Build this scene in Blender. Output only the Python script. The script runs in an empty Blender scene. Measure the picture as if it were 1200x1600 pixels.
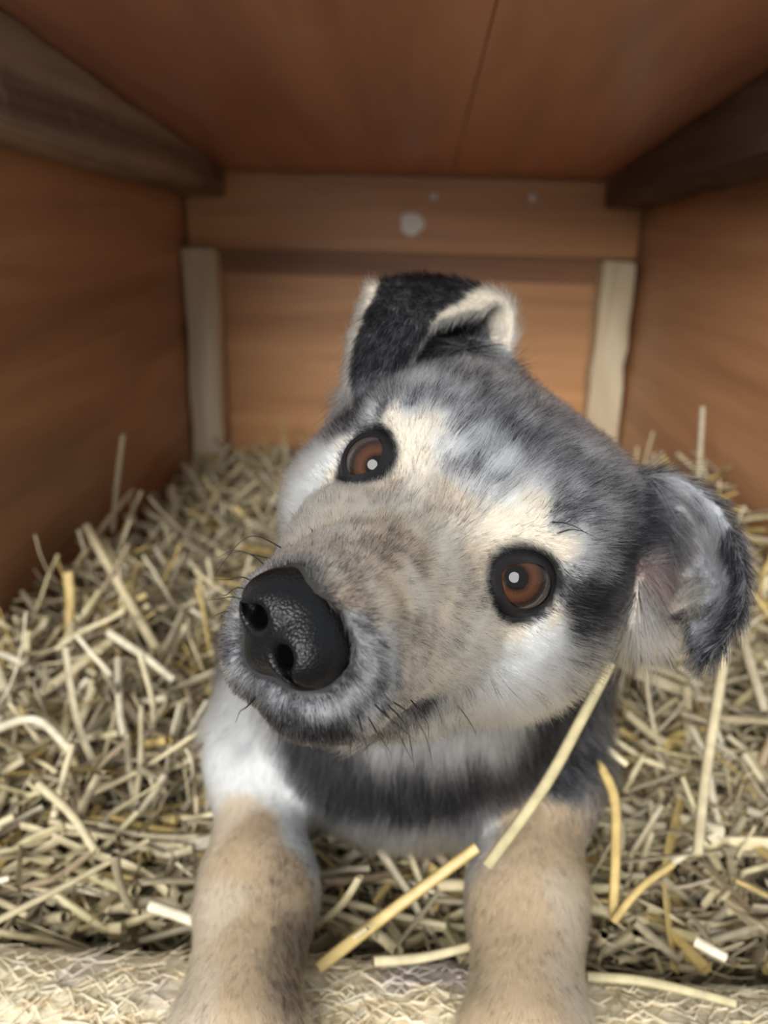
import bpy, bmesh, math, random
import numpy as np
from mathutils import Matrix, Vector, kdtree
from mathutils.bvhtree import BVHTree

random.seed(7)
rng = np.random.default_rng(11)
scene = bpy.context.scene
COL = scene.collection
R = math.radians

# ------------------------------------------------------------------ camera, sky, sun, exposure
FUR = True
CAM_LOC = (0.0, 0.0, 0.45)
PITCH, YAW, ROLL = R(20.5), R(1.9), R(1.6)
cam_data = bpy.data.cameras.new('camera')
cam = bpy.data.objects.new('camera', cam_data)
COL.objects.link(cam)
cam.matrix_world = Matrix.Translation(CAM_LOC) @ Matrix.Rotation(YAW, 4, 'Z') @ Matrix.Rotation(math.pi / 2 - PITCH, 4, 'X') @ Matrix.Rotation(ROLL, 4, 'Z')
cam_data.sensor_fit = 'VERTICAL'
cam_data.sensor_height = 36.0
cam_data.sensor_width = 27.0
cam_data.lens = 36.0 * 1250.0 / 1600.0
cam_data.clip_start = 0.01
cam_data.dof.use_dof = True
cam_data.dof.focus_distance = 0.228
cam_data.dof.aperture_fstop = 9.5
scene.camera = cam

world = bpy.data.worlds.new('overcast_sky')
scene.world = world
world.use_nodes = True
wn = world.node_tree.nodes
wn['Background'].inputs[0].default_value = (0.90, 0.955, 1.0, 1)
wn['Background'].inputs[1].default_value = 0.62

sun_data = bpy.data.lights.new('added_sun', 'SUN')  # broad sun added under the overcast sky for eye highlights and interior light
sun_data.energy = 3.9
sun_data.angle = R(34)
sun_data.color = (1.0, 0.99, 0.97)
sun = bpy.data.objects.new('added_sun', sun_data)
COL.objects.link(sun)
sun.rotation_euler = Vector((0.28, 1.0, -0.48)).to_track_quat('-Z', 'Y').to_euler()

vs = scene.view_settings
vs.view_transform = 'Standard'
vs.look = 'None'
vs.gamma = 1.0
vs.use_curve_mapping = False
vs.exposure = 0.32
scene.cycles.max_bounces = 7
scene.cycles.diffuse_bounces = 4
scene.cycles.transparent_max_bounces = 8

# ------------------------------------------------------------------ helpers
def tag(o, label=None, cat=None, group=None, kind=None):
    if label: o['label'] = label
    if cat: o['category'] = cat
    if group: o['group'] = group
    if kind: o['kind'] = kind
    return o

def link(name, data, parent=None, loc=None):
    o = bpy.data.objects.new(name, data)
    COL.objects.link(o)
    if parent: o.parent = parent
    if loc is not None: o.location = loc
    return o

def pydata(name, verts, faces, mat=None, smooth=True):
    me = bpy.data.meshes.new(name)
    verts = np.asarray(verts, np.float32).reshape(-1, 3)
    if isinstance(faces, np.ndarray):
        n, k = faces.shape
        me.vertices.add(len(verts)); me.vertices.foreach_set('co', verts.ravel())
        me.loops.add(n * k); me.loops.foreach_set('vertex_index', faces.astype(np.int32).ravel())
        me.polygons.add(n)
        me.polygons.foreach_set('loop_start', (np.arange(n) * k).astype(np.int32))
        me.update(calc_edges=True)
    else:
        me.from_pydata(verts.tolist(), [], faces)
    if smooth:
        me.polygons.foreach_set('use_smooth', np.ones(len(me.polygons), bool))
    if mat: me.materials.append(mat)
    me.update()
    return me

class NT:
    def __init__(self, name):
        self.m = bpy.data.materials.new(name); self.m.use_nodes = True
        self.t = self.m.node_tree; self.b = self.t.nodes['Principled BSDF']
    def n(self, typ, **kw):
        nd = self.t.nodes.new('ShaderNode' + typ)
        for k, v in kw.items():
            if k.startswith('i_'):
                key = k[2:].replace('_', ' ')
                nd.inputs[key].default_value = v
            else: setattr(nd, k, v)
        return nd
    def l(self, a, b): self.t.links.new(a, b)
    def ramp(self, fac, stops):
        r = self.n('ValToRGB'); e = r.color_ramp.elements
        e[0].position, e[0].color = stops[0][0], (*stops[0][1], 1)
        e[1].position, e[1].color = stops[-1][0], (*stops[-1][1], 1)
        for p, c in stops[1:-1]:
            x = e.new(p); x.color = (*c, 1)
        self.l(fac, r.inputs[0]); return r.outputs[0]
    def mix(self, fac, a, b, mode='MIX'):
        m = self.n('Mix', data_type='RGBA', blend_type=mode)
        for s, v in ((m.inputs[0], fac), (m.inputs[6], a), (m.inputs[7], b)):
            if hasattr(v, 'is_output') or isinstance(v, bpy.types.NodeSocket): self.l(v, s)
            elif isinstance(v, (int, float)): s.default_value = v
            else: s.default_value = (*v, 1)
        return m.outputs[2]
    def bump(self, h, strength, dist=0.001):
        b = self.n('Bump'); b.inputs['Strength'].default_value = strength
        b.inputs['Distance'].default_value = dist
        self.l(h, b.inputs['Height']); self.l(b.outputs[0], self.b.inputs['Normal'])

def wood_mat(name, dark, mid, light, grain_axis, rough=0.5, scale=1.0, stains=None, spec=0.4, bump=0.15, coat=0.0):
    """grain runs along grain_axis (0,1,2) in object space; metres"""
    t = NT(name)
    tc = t.n('TexCoord')
    sc = [38.0 * scale] * 3; sc[grain_axis] = 2.2 * scale
    mp = t.n('Mapping'); mp.inputs['Scale'].default_value = sc
    t.l(tc.outputs['Object'], mp.inputs[0])
    n1 = t.n('TexNoise', i_Scale=1.0, i_Detail=5.0, i_Roughness=0.6, i_Distortion=0.6); t.l(mp.outputs[0], n1.inputs['Vector'])
    sc2 = [9.0 * scale] * 3; sc2[grain_axis] = 0.9 * scale
    mp2 = t.n('Mapping'); mp2.inputs['Scale'].default_value = sc2; t.l(tc.outputs['Object'], mp2.inputs[0])
    n2 = t.n('TexNoise', i_Scale=1.0, i_Detail=3.0, i_Roughness=0.5, i_Distortion=1.2); t.l(mp2.outputs[0], n2.inputs['Vector'])
    c1 = t.ramp(n2.outputs[0], [(0.32, dark), (0.5, mid), (0.70, light)])
    fine = t.ramp(n1.outputs[0], [(0.30, (0.62, 0.58, 0.54)), (0.62, (1.0, 1.0, 1.0))])
    c = t.mix(0.75, c1, fine, 'MULTIPLY')
    if stains:
        n3 = t.n('TexNoise', i_Scale=stains[0], i_Detail=3.0, i_Roughness=0.6); t.l(tc.outputs['Object'], n3.inputs['Vector'])
        f = t.ramp(n3.outputs[0], [(stains[1], (0, 0, 0)), (stains[1] + 0.12, (stains[3],) * 3)])
        c = t.mix(f, c, stains[2])
    t.l(c, t.b.inputs['Base Color'])
    t.b.inputs['Roughness'].default_value = rough
    t.b.inputs['Specular IOR Level'].default_value = spec
    t.b.inputs['Coat Weight'].default_value = coat
    t.b.inputs['Coat Roughness'].default_value = 0.35
    t.bump(n1.outputs[0], bump, 0.0008)
    return t.m

def box_mesh(name, lo, hi, mat, bevel=0.0):
    bm = bmesh.new()
    bmesh.ops.create_cube(bm, size=1)
    lo, hi = Vector(lo), Vector(hi)
    for v in bm.verts:
        v.co = Vector((lo[i] + (v.co[i] + 0.5) * (hi[i] - lo[i]) for i in range(3)))
    if bevel: bmesh.ops.bevel(bm, geom=bm.edges[:], offset=bevel, segments=2, affect='EDGES')
    me = bpy.data.meshes.new(name); bm.to_mesh(me); bm.free()
    me.materials.append(mat); return me

def prism_mesh(name, near, far, mat, bevel=0.002, cuts=14, rough=0.0012, seed=1):
    """beam between two 4-point cross sections, hand-sawn: slightly uneven"""
    r = np.random.default_rng(seed)
    near, far = np.array(near, float), np.array(far, float)
    V, F = [], []
    for i in range(cuts + 1):
        s = near + (far - near) * i / cuts
        s = s + r.normal(0, rough, s.shape) * (1, 0.2, 1)
        V += s.tolist()
    for i in range(cuts):
        for k in range(4):
            a, b = i * 4 + k, i * 4 + (k + 1) % 4
            F.append((a, b, b + 4, a + 4))
    F.append((0, 3, 2, 1)); e = cuts * 4; F.append((e, e + 1, e + 2, e + 3))
    me = pydata(name, V, F, mat, smooth=False)
    bm = bmesh.new(); bm.from_mesh(me)
    bmesh.ops.recalc_face_normals(bm, faces=bm.faces[:])
    if bevel:
        ed = [x for x in bm.edges if x.calc_face_angle(0) > 0.9]
        bmesh.ops.bevel(bm, geom=ed, offset=bevel, segments=2, affect='EDGES')
    bm.to_mesh(me); bm.free()
    return me

# ------------------------------------------------------------------ the dog house
XL, XR, YF, YB = -0.330, 0.305, 0.50, 1.20
YR = 0.40                                              # front edge of the roof
def roof_z(y): return 0.497 + (1.2 - y) * 0.108

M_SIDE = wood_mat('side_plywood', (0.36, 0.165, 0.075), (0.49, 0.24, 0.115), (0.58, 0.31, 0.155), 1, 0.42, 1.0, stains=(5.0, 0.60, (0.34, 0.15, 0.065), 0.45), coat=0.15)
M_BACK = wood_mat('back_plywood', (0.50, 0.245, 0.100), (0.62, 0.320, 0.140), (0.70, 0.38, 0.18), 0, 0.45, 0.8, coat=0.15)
M_TOPB = wood_mat('back_board_wood', (0.44, 0.205, 0.080), (0.58, 0.285, 0.115), (0.66, 0.345, 0.15), 0, 0.45, 1.0, coat=0.15)
M_DARKB = wood_mat('dark_strip_wood', (0.22, 0.10, 0.045), (0.32, 0.15, 0.068), (0.42, 0.21, 0.10), 0, 0.5, 1.0)
M_CEIL = wood_mat('roof_plywood', (0.43, 0.182, 0.105), (0.54, 0.248, 0.148), (0.61, 0.305, 0.19), 1, 0.36, 0.7, stains=(7.0, 0.64, (0.62, 0.46, 0.38), 0.30), spec=0.5, coat=0.25)
M_FLOOR = wood_mat('floor_board_wood', (0.14, 0.09, 0.05), (0.24, 0.16, 0.09), (0.32, 0.22, 0.13), 1, 0.7)
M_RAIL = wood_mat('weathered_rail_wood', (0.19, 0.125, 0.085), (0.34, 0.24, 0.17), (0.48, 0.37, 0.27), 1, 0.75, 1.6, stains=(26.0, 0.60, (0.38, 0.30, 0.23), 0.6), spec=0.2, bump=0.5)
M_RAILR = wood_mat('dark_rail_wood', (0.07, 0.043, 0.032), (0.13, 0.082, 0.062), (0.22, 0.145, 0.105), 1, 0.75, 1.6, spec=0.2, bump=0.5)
M_POST = wood_mat('bare_post_wood', (0.60, 0.48, 0.32), (0.78, 0.66, 0.46), (0.86, 0.77, 0.60), 2, 0.75, 1.4, spec=0.2, bump=0.4)

def structure(name, mesh=None):
    o = link(name, mesh); o['kind'] = 'structure'; return o

ground_m = NT('bare_earth')
tc = ground_m.n('TexCoord'); nz = ground_m.n('TexNoise', i_Scale=9.0, i_Detail=6.0); ground_m.l(tc.outputs['Object'], nz.inputs['Vector'])
ground_m.l(ground_m.ramp(nz.outputs[0], [(0.3, (0.16, 0.13, 0.10)), (0.7, (0.34, 0.30, 0.25))]), ground_m.b.inputs['Base Color'])
ground_m.b.inputs['Roughness'].default_value = 0.9
ground_m.bump(nz.outputs[0], 0.6, 0.02)
bm = bmesh.new(); bmesh.ops.create_grid(bm, x_segments=60, y_segments=60, size=6.0)
for v in bm.verts: v.co.z = -0.10 + (random.uniform(-0.012, 0.012) if v.co.y < 3 else 0)
gme = bpy.data.meshes.new('ground'); bm.to_mesh(gme); bm.free(); gme.materials.append(ground_m.m)
g = structure('ground', gme)

# floor of boards, laid front to back
floor = structure('floor', box_mesh('floor', (XL - 0.02, 0.20, -0.06), (XR + 0.02, YB + 0.02, -0.022), M_FLOOR))
xs = np.linspace(XL, XR, 6)
for i in range(5):
    link('plank', box_mesh('plank', (xs[i] + 0.0015, 0.20, -0.022), (xs[i + 1] - 0.0015, YB, 0.0), M_FLOOR, 0.0015), floor)

def sloped_panel(name, x0, x1, y0, y1, thick, mat, axis, dz=0.0):
    """axis 'x': wall sheet between x0 and x1; top follows the roof"""
    if axis == 'wall':
        V = [(x0, y0, -0.05), (x1, y0, -0.05), (x1, y1, -0.05), (x0, y1, -0.05), (x0, y0, roof_z(y0)), (x1, y0, roof_z(y0)), (x1, y1, roof_z(y1)), (x0, y1, roof_z(y1))]
    else:
        V = [(x0, y0, roof_z(y0) + dz), (x1, y0, roof_z(y0) + dz), (x1, y1, roof_z(y1) + dz), (x0, y1, roof_z(y1) + dz)]
        V += [(x, y, z + thick) for x, y, z in V]
    F = [(0, 3, 2, 1), (4, 5, 6, 7), (0, 1, 5, 4), (1, 2, 6, 5), (2, 3, 7, 6), (3, 0, 4, 7)]
    me = pydata(name, V, F, mat, smooth=False)
    b = bmesh.new(); b.from_mesh(me); bmesh.ops.bevel(b, geom=b.edges[:], offset=0.0008, segments=1, affect='EDGES'); b.to_mesh(me); b.free()
    return me

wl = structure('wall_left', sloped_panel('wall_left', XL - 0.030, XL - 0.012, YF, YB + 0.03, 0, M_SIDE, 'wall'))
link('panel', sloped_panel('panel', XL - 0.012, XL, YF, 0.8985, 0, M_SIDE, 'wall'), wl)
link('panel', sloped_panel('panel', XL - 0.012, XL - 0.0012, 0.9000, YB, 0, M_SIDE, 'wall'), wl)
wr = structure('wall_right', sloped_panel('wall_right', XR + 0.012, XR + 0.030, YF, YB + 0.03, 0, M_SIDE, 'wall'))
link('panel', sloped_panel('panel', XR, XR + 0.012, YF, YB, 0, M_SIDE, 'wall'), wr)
for xa, xb, w_ in ((XL - 0.022, XL - 0.002, wl), (XR + 0.002, XR + 0.022, wr)):
    link('side_board', box_mesh('side_board', (xa, 0.292, -0.03), (xb, YF - 0.002, 0.125), M_SIDE, 0.001), w_)
wb = structure('wall_back', box_mesh('wall_back', (XL - 0.012, YB + 0.012, -0.05), (XR + 0.012, YB + 0.030, 0.497), M_BACK))
link('panel', box_mesh('panel', (XL, YB, -0.02), (XR, YB + 0.012, 0.372), M_BACK, 0.0008), wb)
link('strip', box_mesh('strip', (XL, YB - 0.004, 0.362), (XR, YB + 0.012, 0.400), M_DARKB, 0.002), wb)
# wide board along the top of the back wall, with two screws and a raised near-white spot
tb = link('trim_1', box_mesh('trim_1', (XL + 0.002, YB - 0.020, 0.398), (XR - 0.002, YB - 0.004, 0.498), M_TOPB, 0.003)); tb['kind'] = 'structure'
ce = structure('ceiling', sloped_panel('ceiling', XL - 0.04, XR + 0.04, YR, YB + 0.04, 0.018, M_CEIL, 'roof', 0.010))
link('panel', sloped_panel('panel', XL - 0.012, 0.0393, YR, YB + 0.012, 0.010, M_CEIL, 'roof', 0.0), ce)
link('panel', sloped_panel('panel', 0.0400, XR + 0.012, YR, YB + 0.012, 0.0095, M_CEIL, 'roof', 0.0005), ce)

# rails under the roof along both side walls
def rail(name, xw, s, mat, h0, h1, w, y0, y1, seed):
    z0, z1 = roof_z(y0) - 0.001, roof_z(y1) - 0.001
    near = [(xw, y0, z0), (xw + s * w, y0, z0), (xw + s * w, y0, z0 - h0), (xw, y0, z0 - h0)]
    far = [(xw, y1, z1), (xw + s * w, y1, z1), (xw + s * w, y1, z1 - h1), (xw, y1, z1 - h1)]
    o = link(name, prism_mesh(name, near, far, mat, 0.003, 16, 0.0010, seed)); o['kind'] = 'structure'; return o
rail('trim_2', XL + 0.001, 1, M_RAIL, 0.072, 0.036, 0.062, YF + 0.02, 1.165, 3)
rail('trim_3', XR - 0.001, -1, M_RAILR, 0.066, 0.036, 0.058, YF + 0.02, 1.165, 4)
# corner posts of bare wood
def post(name, x0, x1, ztop, lean, seed):
    y0, y1 = YB - 0.052, YB - 0.006
    bot = [(x0 + lean, y0, 0.0), (x1 + lean, y0, 0.0), (x1 + lean, y1, 0.0), (x0 + lean, y1, 0.0)]
    top = [(x0, y0, ztop), (x1, y0, ztop), (x1, y1, ztop), (x0, y1, ztop)]
    r = np.random.default_rng(seed)
    me = prism_mesh(name, bot, top, M_POST, 0.003, 14, 0.0012, seed)
    o = link(name, me); o['kind'] = 'structure'; return o
post('trim_4', -0.3285, -0.283, 0.397, 0.0, 5)
post('trim_5', 0.252, 0.296, 0.394, 0.006, 6)

def uv_dome(name, r, h, mat, segs=14, rings=5):
    V, F = [], []
    for i in range(rings + 1):
        a = math.pi / 2 * i / rings
        for k in range(segs):
            t = 2 * math.pi * k / segs
            V.append((r * math.cos(a) * math.cos(t), -h * math.sin(a), r * math.cos(a) * math.sin(t)))
    for i in range(rings):
        for k in range(segs):
            F.append((i * segs + k, i * segs + (k + 1) % segs, (i + 1) * segs + (k + 1) % segs, (i + 1) * segs + k))
    return pydata(name, V, F, mat)
mm = NT('screw_steel'); mm.b.inputs['Base Color'].default_value = (0.92, 0.90, 0.86, 1); mm.b.inputs['Metallic'].default_value = 0.2; mm.b.inputs['Roughness'].default_value = 0.3
for x, z in ((0.017, 0.473), (0.152, 0.4745)):
    link('screw', uv_dome('screw', 0.0055, 0.003, mm.m), tb, (x, YB - 0.020, z))
mk = NT('pale_spot_surface'); mk.b.inputs['Base Color'].default_value = (0.95, 0.93, 0.88, 1); mk.b.inputs['Roughness'].default_value = 0.7
kn = uv_dome('pale_spot', 0.017, 0.003, mk.m, 18)
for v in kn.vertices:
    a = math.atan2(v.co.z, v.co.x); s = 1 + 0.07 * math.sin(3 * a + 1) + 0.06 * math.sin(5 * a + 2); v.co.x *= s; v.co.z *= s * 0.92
link('pale_spot', kn, tb, (-0.0115, YB - 0.0195, 0.4365))

# ------------------------------------------------------------------ the dog: signed distance field -> one continuous skin
HR = np.array(Matrix.Rotation(-0.3469, 3, 'Z') @ Matrix.Rotation(-0.2825, 3, 'X') @ Matrix.Rotation(0.5064, 3, 'Y'))
HT = np.array((0.0111, 0.2334, 0.3610))
def to_head(P): return (P - HT) @ HR * 100.0           # world metres -> head centimetres (x left of the dog, y back, z up)
def from_head(L): return np.asarray(L, float) @ HR.T * 0.01 + HT

def ell(P, c, r):
    q = P - np.array(c, np.float32); r = np.array(r, np.float32)
    k0 = np.sqrt(((q / r) ** 2).sum(-1)) + 1e-6; k1 = np.sqrt(((q / r ** 2) ** 2).sum(-1)) + 1e-6
    return k0 * (k0 - 1) / k1
def cap(P, a, b, ra, rb, sq=(1, 1, 1)):
    sq = np.array(sq, np.float32)
    P = P / sq; a = np.array(a, np.float32) / sq; b = np.array(b, np.float32) / sq
    ab = b - a; q = P - a
    h = np.clip(q @ ab / (ab @ ab), 0, 1)
    return np.sqrt(((q - h[..., None] * ab) ** 2).sum(-1)) - (ra + (rb - ra) * h)
def smin(a, b, k):
    h = np.maximum(k - np.abs(a - b), 0) / k
    return np.minimum(a, b) - h * h * k * 0.25
def smax(a, b, k): return -smin(-a, -b, k)

EYES = (np.array((-2.74, -0.12, -0.02)), np.array((2.86, -0.10, 0.02)))
EYE_R = 1.08
EYE_F = np.array((0.64, -0.74, 0.20)); EYE_F /= np.linalg.norm(EYE_F)
NROT = np.array(Matrix.Rotation(R(12), 3, 'Y') @ Matrix.Rotation(R(-6), 3, 'Z'))
NC = np.array((0.0, -6.45, -2.95))

def catmull(ctrl, nu, nv):
    """smooth sheet through a grid of points"""
    C = np.array(ctrl, float)
    def interp(A, n):
        m = len(A); A = np.concatenate([2 * A[:1] - A[1:2], A, 2 * A[-1:] - A[-2:-1]])
        t = np.linspace(0, m - 1, n); i = np.minimum(t.astype(int), m - 2); f = (t - i).reshape(-1, *([1] * (A.ndim - 1)))
        p0, p1, p2, p3 = A[i], A[i + 1], A[i + 2], A[i + 3]
        return 0.5 * (2 * p1 + (p2 - p0) * f + (2 * p0 - 5 * p1 + 4 * p2 - p3) * f ** 2 + (3 * p1 - p0 - 3 * p2 + p3) * f ** 3)
    C = interp(C, nv)
    return interp(C.transpose(1, 0, 2), nu).transpose(1, 0, 2)
EAR_A = [[(-6.01, 4.1, 0.3), (-4.82, 4.46, 1.91), (-3.59, 5.01, 3.7), (-2.72, 6.33, 4.0)], [(-7.74, 5.01, 1.6), (-7.33, 6.64, 3.07), (-5.62, 7.35, 4.89), (-3.52, 6.74, 5.76)], [(-8.59, 4.85, 4.16), (-8.04, 6.22, 5.15), (-6.49, 6.83, 6.06), (-4.48, 6.44, 6.6)], [(-7.27, 3.15, 2.72), (-6.74, 3.03, 3.86), (-6.07, 4.0, 4.84), (-4.96, 5.46, 5.78)], [(-6.25, 2.17, 1.52), (-5.78, 1.92, 2.17), (-5.2, 2.14, 3.08), (-5.43, 3.61, 4.44)], [(-5.40, 1.84, 1.05), (-5.00, 1.67, 1.00), (-4.78, 1.78, 1.30), (-4.88, 2.05, 2.04)]]
EAR_B = [[(2.74, 4.99, 3.7), (4.21, 5.01, 3.6), (5.43, 4.88, 2.04), (6.6, 4.53, 0.06)], [(4.45, 6.0, 4.95), (5.42, 7.24, 3.85), (6.18, 7.3, 2.33), (7.1, 5.6, 0.53)], [(6.41, 6.04, 4.98), (6.84, 7.18, 3.79), (7.13, 7.07, 2.55), (7.3, 5.68, 1.14)], [(8.1, 5.26, 3.9), (8.11, 5.81, 3.03), (7.89, 5.97, 2.32), (7.6, 5.54, 1.78)], [(8.83, 4.37, 2.59), (8.69, 4.63, 1.99), (8.39, 4.62, 1.59), (8.16, 4.62, 1.39)], [(8.94, 3.85, 1.01), (8.89, 3.83, 0.86), (8.78, 3.84, 0.81), (8.61, 3.97, 0.85)]]
NU, NV = 44, 90
EAR_S = [catmull(E_, NU, NV) for E_ in (EAR_A, EAR_B)]
EAR_KD = []
for S in EAR_S:
    kd = kdtree.KDTree(NU * NV)
    for i, p in enumerate(S.reshape(-1, 3)): kd.insert(p, i)
    kd.balance(); EAR_KD.append(kd)
EAR_T = 0.20

def head_sdf(L):
    X = L.copy(); X[..., 0] = np.abs(X[..., 0] - 0.30 * np.clip((-X[..., 1] - 2.0) / 3.5, 0, 1))          # symmetric skull, lips a little to one side
    d = ell(X, (0, 4.3, 0.7), (4.7, 5.2, 3.7))                                    # cranium
    d = smin(d, ell(X, (2.4, 4.8, 1.3), (2.5, 4.2, 2.9)), 1.2)                   # broad flat crown
    d = smin(d, ell(X, (2.0, 1.3, 1.3), (2.3, 2.0, 1.8)), 1.6)                   # brow
    d = smin(d, ell(X, (3.3, 3.4, -2.2), (2.7, 3.5, 2.95)), 2.0)                 # cheek
    d = smin(d, cap(X, (0, 0.8, -1.3), (0, -5.5, -2.75), 2.45, 1.75), 1.6)       # bridge of the muzzle
    d = smin(d, cap(X, (1.05, 0.4, -3.2), (0.98, -4.8, -3.98), 2.2, 1.62), 1.2)    # upper lips
    d = smin(d, ell(X, (1.9, -0.6, -2.2), (1.5, 2.2, 1.6)), 1.2)                 # under the eye
    d = smin(d, ell(X, (0.62, -5.65, -4.45), (1.25, 1.2, 1.20)), 0.7)             # front of the lip
    jaw = cap(X, (0, 1.5, -5.6), (0, -3.9, -5.30), 2.6, 1.25, (1.25, 1, 1))
    d = smin(d, jaw, 0.40)                                                        # lower jaw
    d = smin(d, ell(X, (0, 4.2, -4.9), (3.8, 3.8, 3.0)), 2.0)                     # throat
    d = smax(d, -(ell(X, NC + (0, 0.1, 0.0), (1.25, 1.15, 1.15))), 0.3)          # bed of the nose
    e = np.array((2.86, -0.10, 0.02))
    d = smax(d, -(np.sqrt(((X - (e + 0.66 * EYE_F)) ** 2).sum(-1)) - 0.95), 0.40)         # eye socket
    return d

HBOX = (np.array((-10.0, -8.5, -9.0)), np.array((10.5, 12.0, 8.5)))
def dog_sdf(P):
    """P (n,3) world metres -> distance in metres"""
    P = P.astype(np.float32)
    d = ell(P, (0.012, 0.455, 0.215), (0.080, 0.135, 0.092))                      # rib cage
    d = smin(d, ell(P, (0.015, 0.62, 0.185), (0.080, 0.125, 0.085)), 0.06)        # belly and rump
    d = smin(d, ell(P, (0.075, 0.70, 0.135), (0.045, 0.075, 0.055)), 0.04)        # folded thighs
    d = smin(d, ell(P, (-0.050, 0.70, 0.135), (0.045, 0.075, 0.055)), 0.04)
    d = smin(d, ell(P, (0.002, 0.372, 0.205), (0.074, 0.058, 0.070)), 0.05)       # breast
    d = smin(d, cap(P, (0.028, 0.318, 0.325), (0.015, 0.400, 0.240), 0.052, 0.072), 0.05)   # neck
    for s, el, wr, pw, tip in LEGS:
        d = smin(d, cap(P, (s * 0.072 + 0.006, 0.415, 0.205), el, 0.034, 0.024), 0.030)      # upper arm
        d = smin(d, cap(P, el, wr, 0.0215, 0.0200), 0.025)                                    # forearm
        d = smin(d, cap(P, wr, pw, 0.0200, 0.0210, (1.1, 1, 1)), 0.025)                       # pastern
        dr = np.array(tip) - np.array(pw)
        for k in (-1.5, -0.5, 0.5, 1.5):
            off = np.array((k * 0.0125, abs(k) * 0.004, -0.002))
            d = smin(d, cap(P, np.array(pw) + off * 0.8, np.array(tip) + off, 0.0115, 0.0095), 0.006)
    d = smin(d, cap(P, (0.02, 0.73, 0.16), (0.10, 0.86, 0.14), 0.022, 0.012), 0.03)           # tail
    L = to_head(P)
    m = ((L > HBOX[0]) & (L < HBOX[1])).all(-1)
    idx = np.nonzero(m)[0]
    if len(idx):
        Lh = L[idx].astype(np.float32)
        h = head_sdf(Lh)
        for S, kd in zip(EAR_S, EAR_KD):
            lo, hi = S.reshape(-1, 3).min(0) - 0.6, S.reshape(-1, 3).max(0) + 0.6
            k = np.nonzero(((Lh > lo) & (Lh < hi)).all(-1))[0]
            if len(k):
                f = kd.find
                e = np.fromiter((f(q)[2] for q in Lh[k].tolist()), np.float32, len(k)) - EAR_T
                h[k] = smin(h[k], e, 0.35)
        d[idx] = smin(d[idx], h * 0.01, 0.030)
    return d
LEGS = [(-1, (-0.078, 0.365, 0.165), (-0.063, 0.285, 0.152), (-0.0590, 0.218, 0.150), (-0.0580, 0.168, 0.128)),
        (1, (0.082, 0.360, 0.165), (0.062, 0.290, 0.152), (0.054, 0.222, 0.150), (0.054, 0.172, 0.128))]

def surface_nets(D, lo, step):
    """D: grid of distances -> verts, quads"""
    nx, ny, nz = D.shape
    S = D < 0
    c = np.zeros((nx - 1, ny - 1, nz - 1), np.int8)
    for i in (0, 1):
        for j in (0, 1):
            for k in (0, 1):
                c += S[i:nx - 1 + i, j:ny - 1 + j, k:nz - 1 + k]
    act = (c > 0) & (c < 8)
    ijk = np.argwhere(act)
    vid = np.full(act.shape, -1, np.int32); vid[act] = np.arange(len(ijk))
    acc = np.zeros((len(ijk), 3)); cnt = np.zeros(len(ijk))
    offs = [np.array((i, j, k)) for i in (0, 1) for j in (0, 1) for k in (0, 1)]
    for a in range(8):
        for b in range(a + 1, 8):
            if np.abs(offs[a] - offs[b]).sum() != 1: continue
            A, B = ijk + offs[a], ijk + offs[b]
            da, db = D[tuple(A.T)], D[tuple(B.T)]
            x = (da < 0) != (db < 0)
            t = (da / np.where(da == db, 1, da - db))[:, None]
            acc += np.where(x[:, None], A + (B - A) * t, 0); cnt += x
    V = acc / cnt[:, None] * step + lo
    Q = []
    for ax in range(3):
        sl0 = [slice(None)] * 3; sl1 = [slice(None)] * 3
        sl0[ax] = slice(0, -1); sl1[ax] = slice(1, None)
        s0, s1 = S[tuple(sl0)], S[tuple(sl1)]
        u, v = (ax + 1) % 3, (ax + 2) % 3
        E_ = np.argwhere(s0 != s1)
        E_ = E_[(E_[:, u] > 0) & (E_[:, v] > 0) & (E_[:, u] < D.shape[u] - 1) & (E_[:, v] < D.shape[v] - 1)]
        flip = s1[tuple(E_.T)]
        q = []
        for du, dv in ((-1, -1), (0, -1), (0, 0), (-1, 0)):
            e = E_.copy(); e[:, u] += du; e[:, v] += dv
            q.append(vid[tuple(e.T)])
        q = np.stack(q, 1); q[flip] = q[flip][:, ::-1]
        Q.append(q)
    return V, np.concatenate(Q)

def grid_eval(fn, lo, hi, step):
    ax = [np.arange(lo[i], hi[i] + step, step) for i in range(3)]
    out = np.empty((len(ax[0]), len(ax[1]), len(ax[2])), np.float32)
    Yg, Zg = np.meshgrid(ax[1], ax[2], indexing='ij')
    blk = max(1, 600000 // Yg.size)
    for s in range(0, len(ax[0]), blk):
        xs_ = ax[0][s:s + blk]
        P = np.empty((len(xs_), *Yg.shape, 3), np.float32)
        P[..., 0] = xs_[:, None, None]; P[..., 1] = Yg; P[..., 2] = Zg
        out[s:s + blk] = fn(P.reshape(-1, 3)).reshape(len(xs_), *Yg.shape)
    return out

STEP = 0.0021
LO = np.array((-0.125, 0.135, 0.060)); HI = np.array((0.160, 0.890, 0.470))
DG = grid_eval(dog_sdf, LO, HI, STEP)
BV, BQ = surface_nets(DG, LO, STEP)
# one light smoothing pass
for _ in range(2):
    acc = np.zeros_like(BV); cnt = np.zeros(len(BV))
    for k in range(4):
        a, b = BQ[:, k], BQ[:, (k + 1) % 4]
        np.add.at(acc, a, BV[b]); np.add.at(cnt, a, 1); np.add.at(acc, b, BV[a]); np.add.at(cnt, b, 1)
    BV = BV * 0.5 + acc / cnt[:, None] * 0.5

def dog_dist(P):
    """distance looked up in the finished grid (for keeping straw out of the dog)"""
    q = (P - LO) / STEP
    i = np.round(q).astype(int)
    ok = ((i >= 0) & (i < np.array(DG.shape))).all(-1)
    out = np.full(len(P), 1.0, np.float32)
    out[ok] = DG[tuple(i[ok].T)]
    return out

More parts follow.
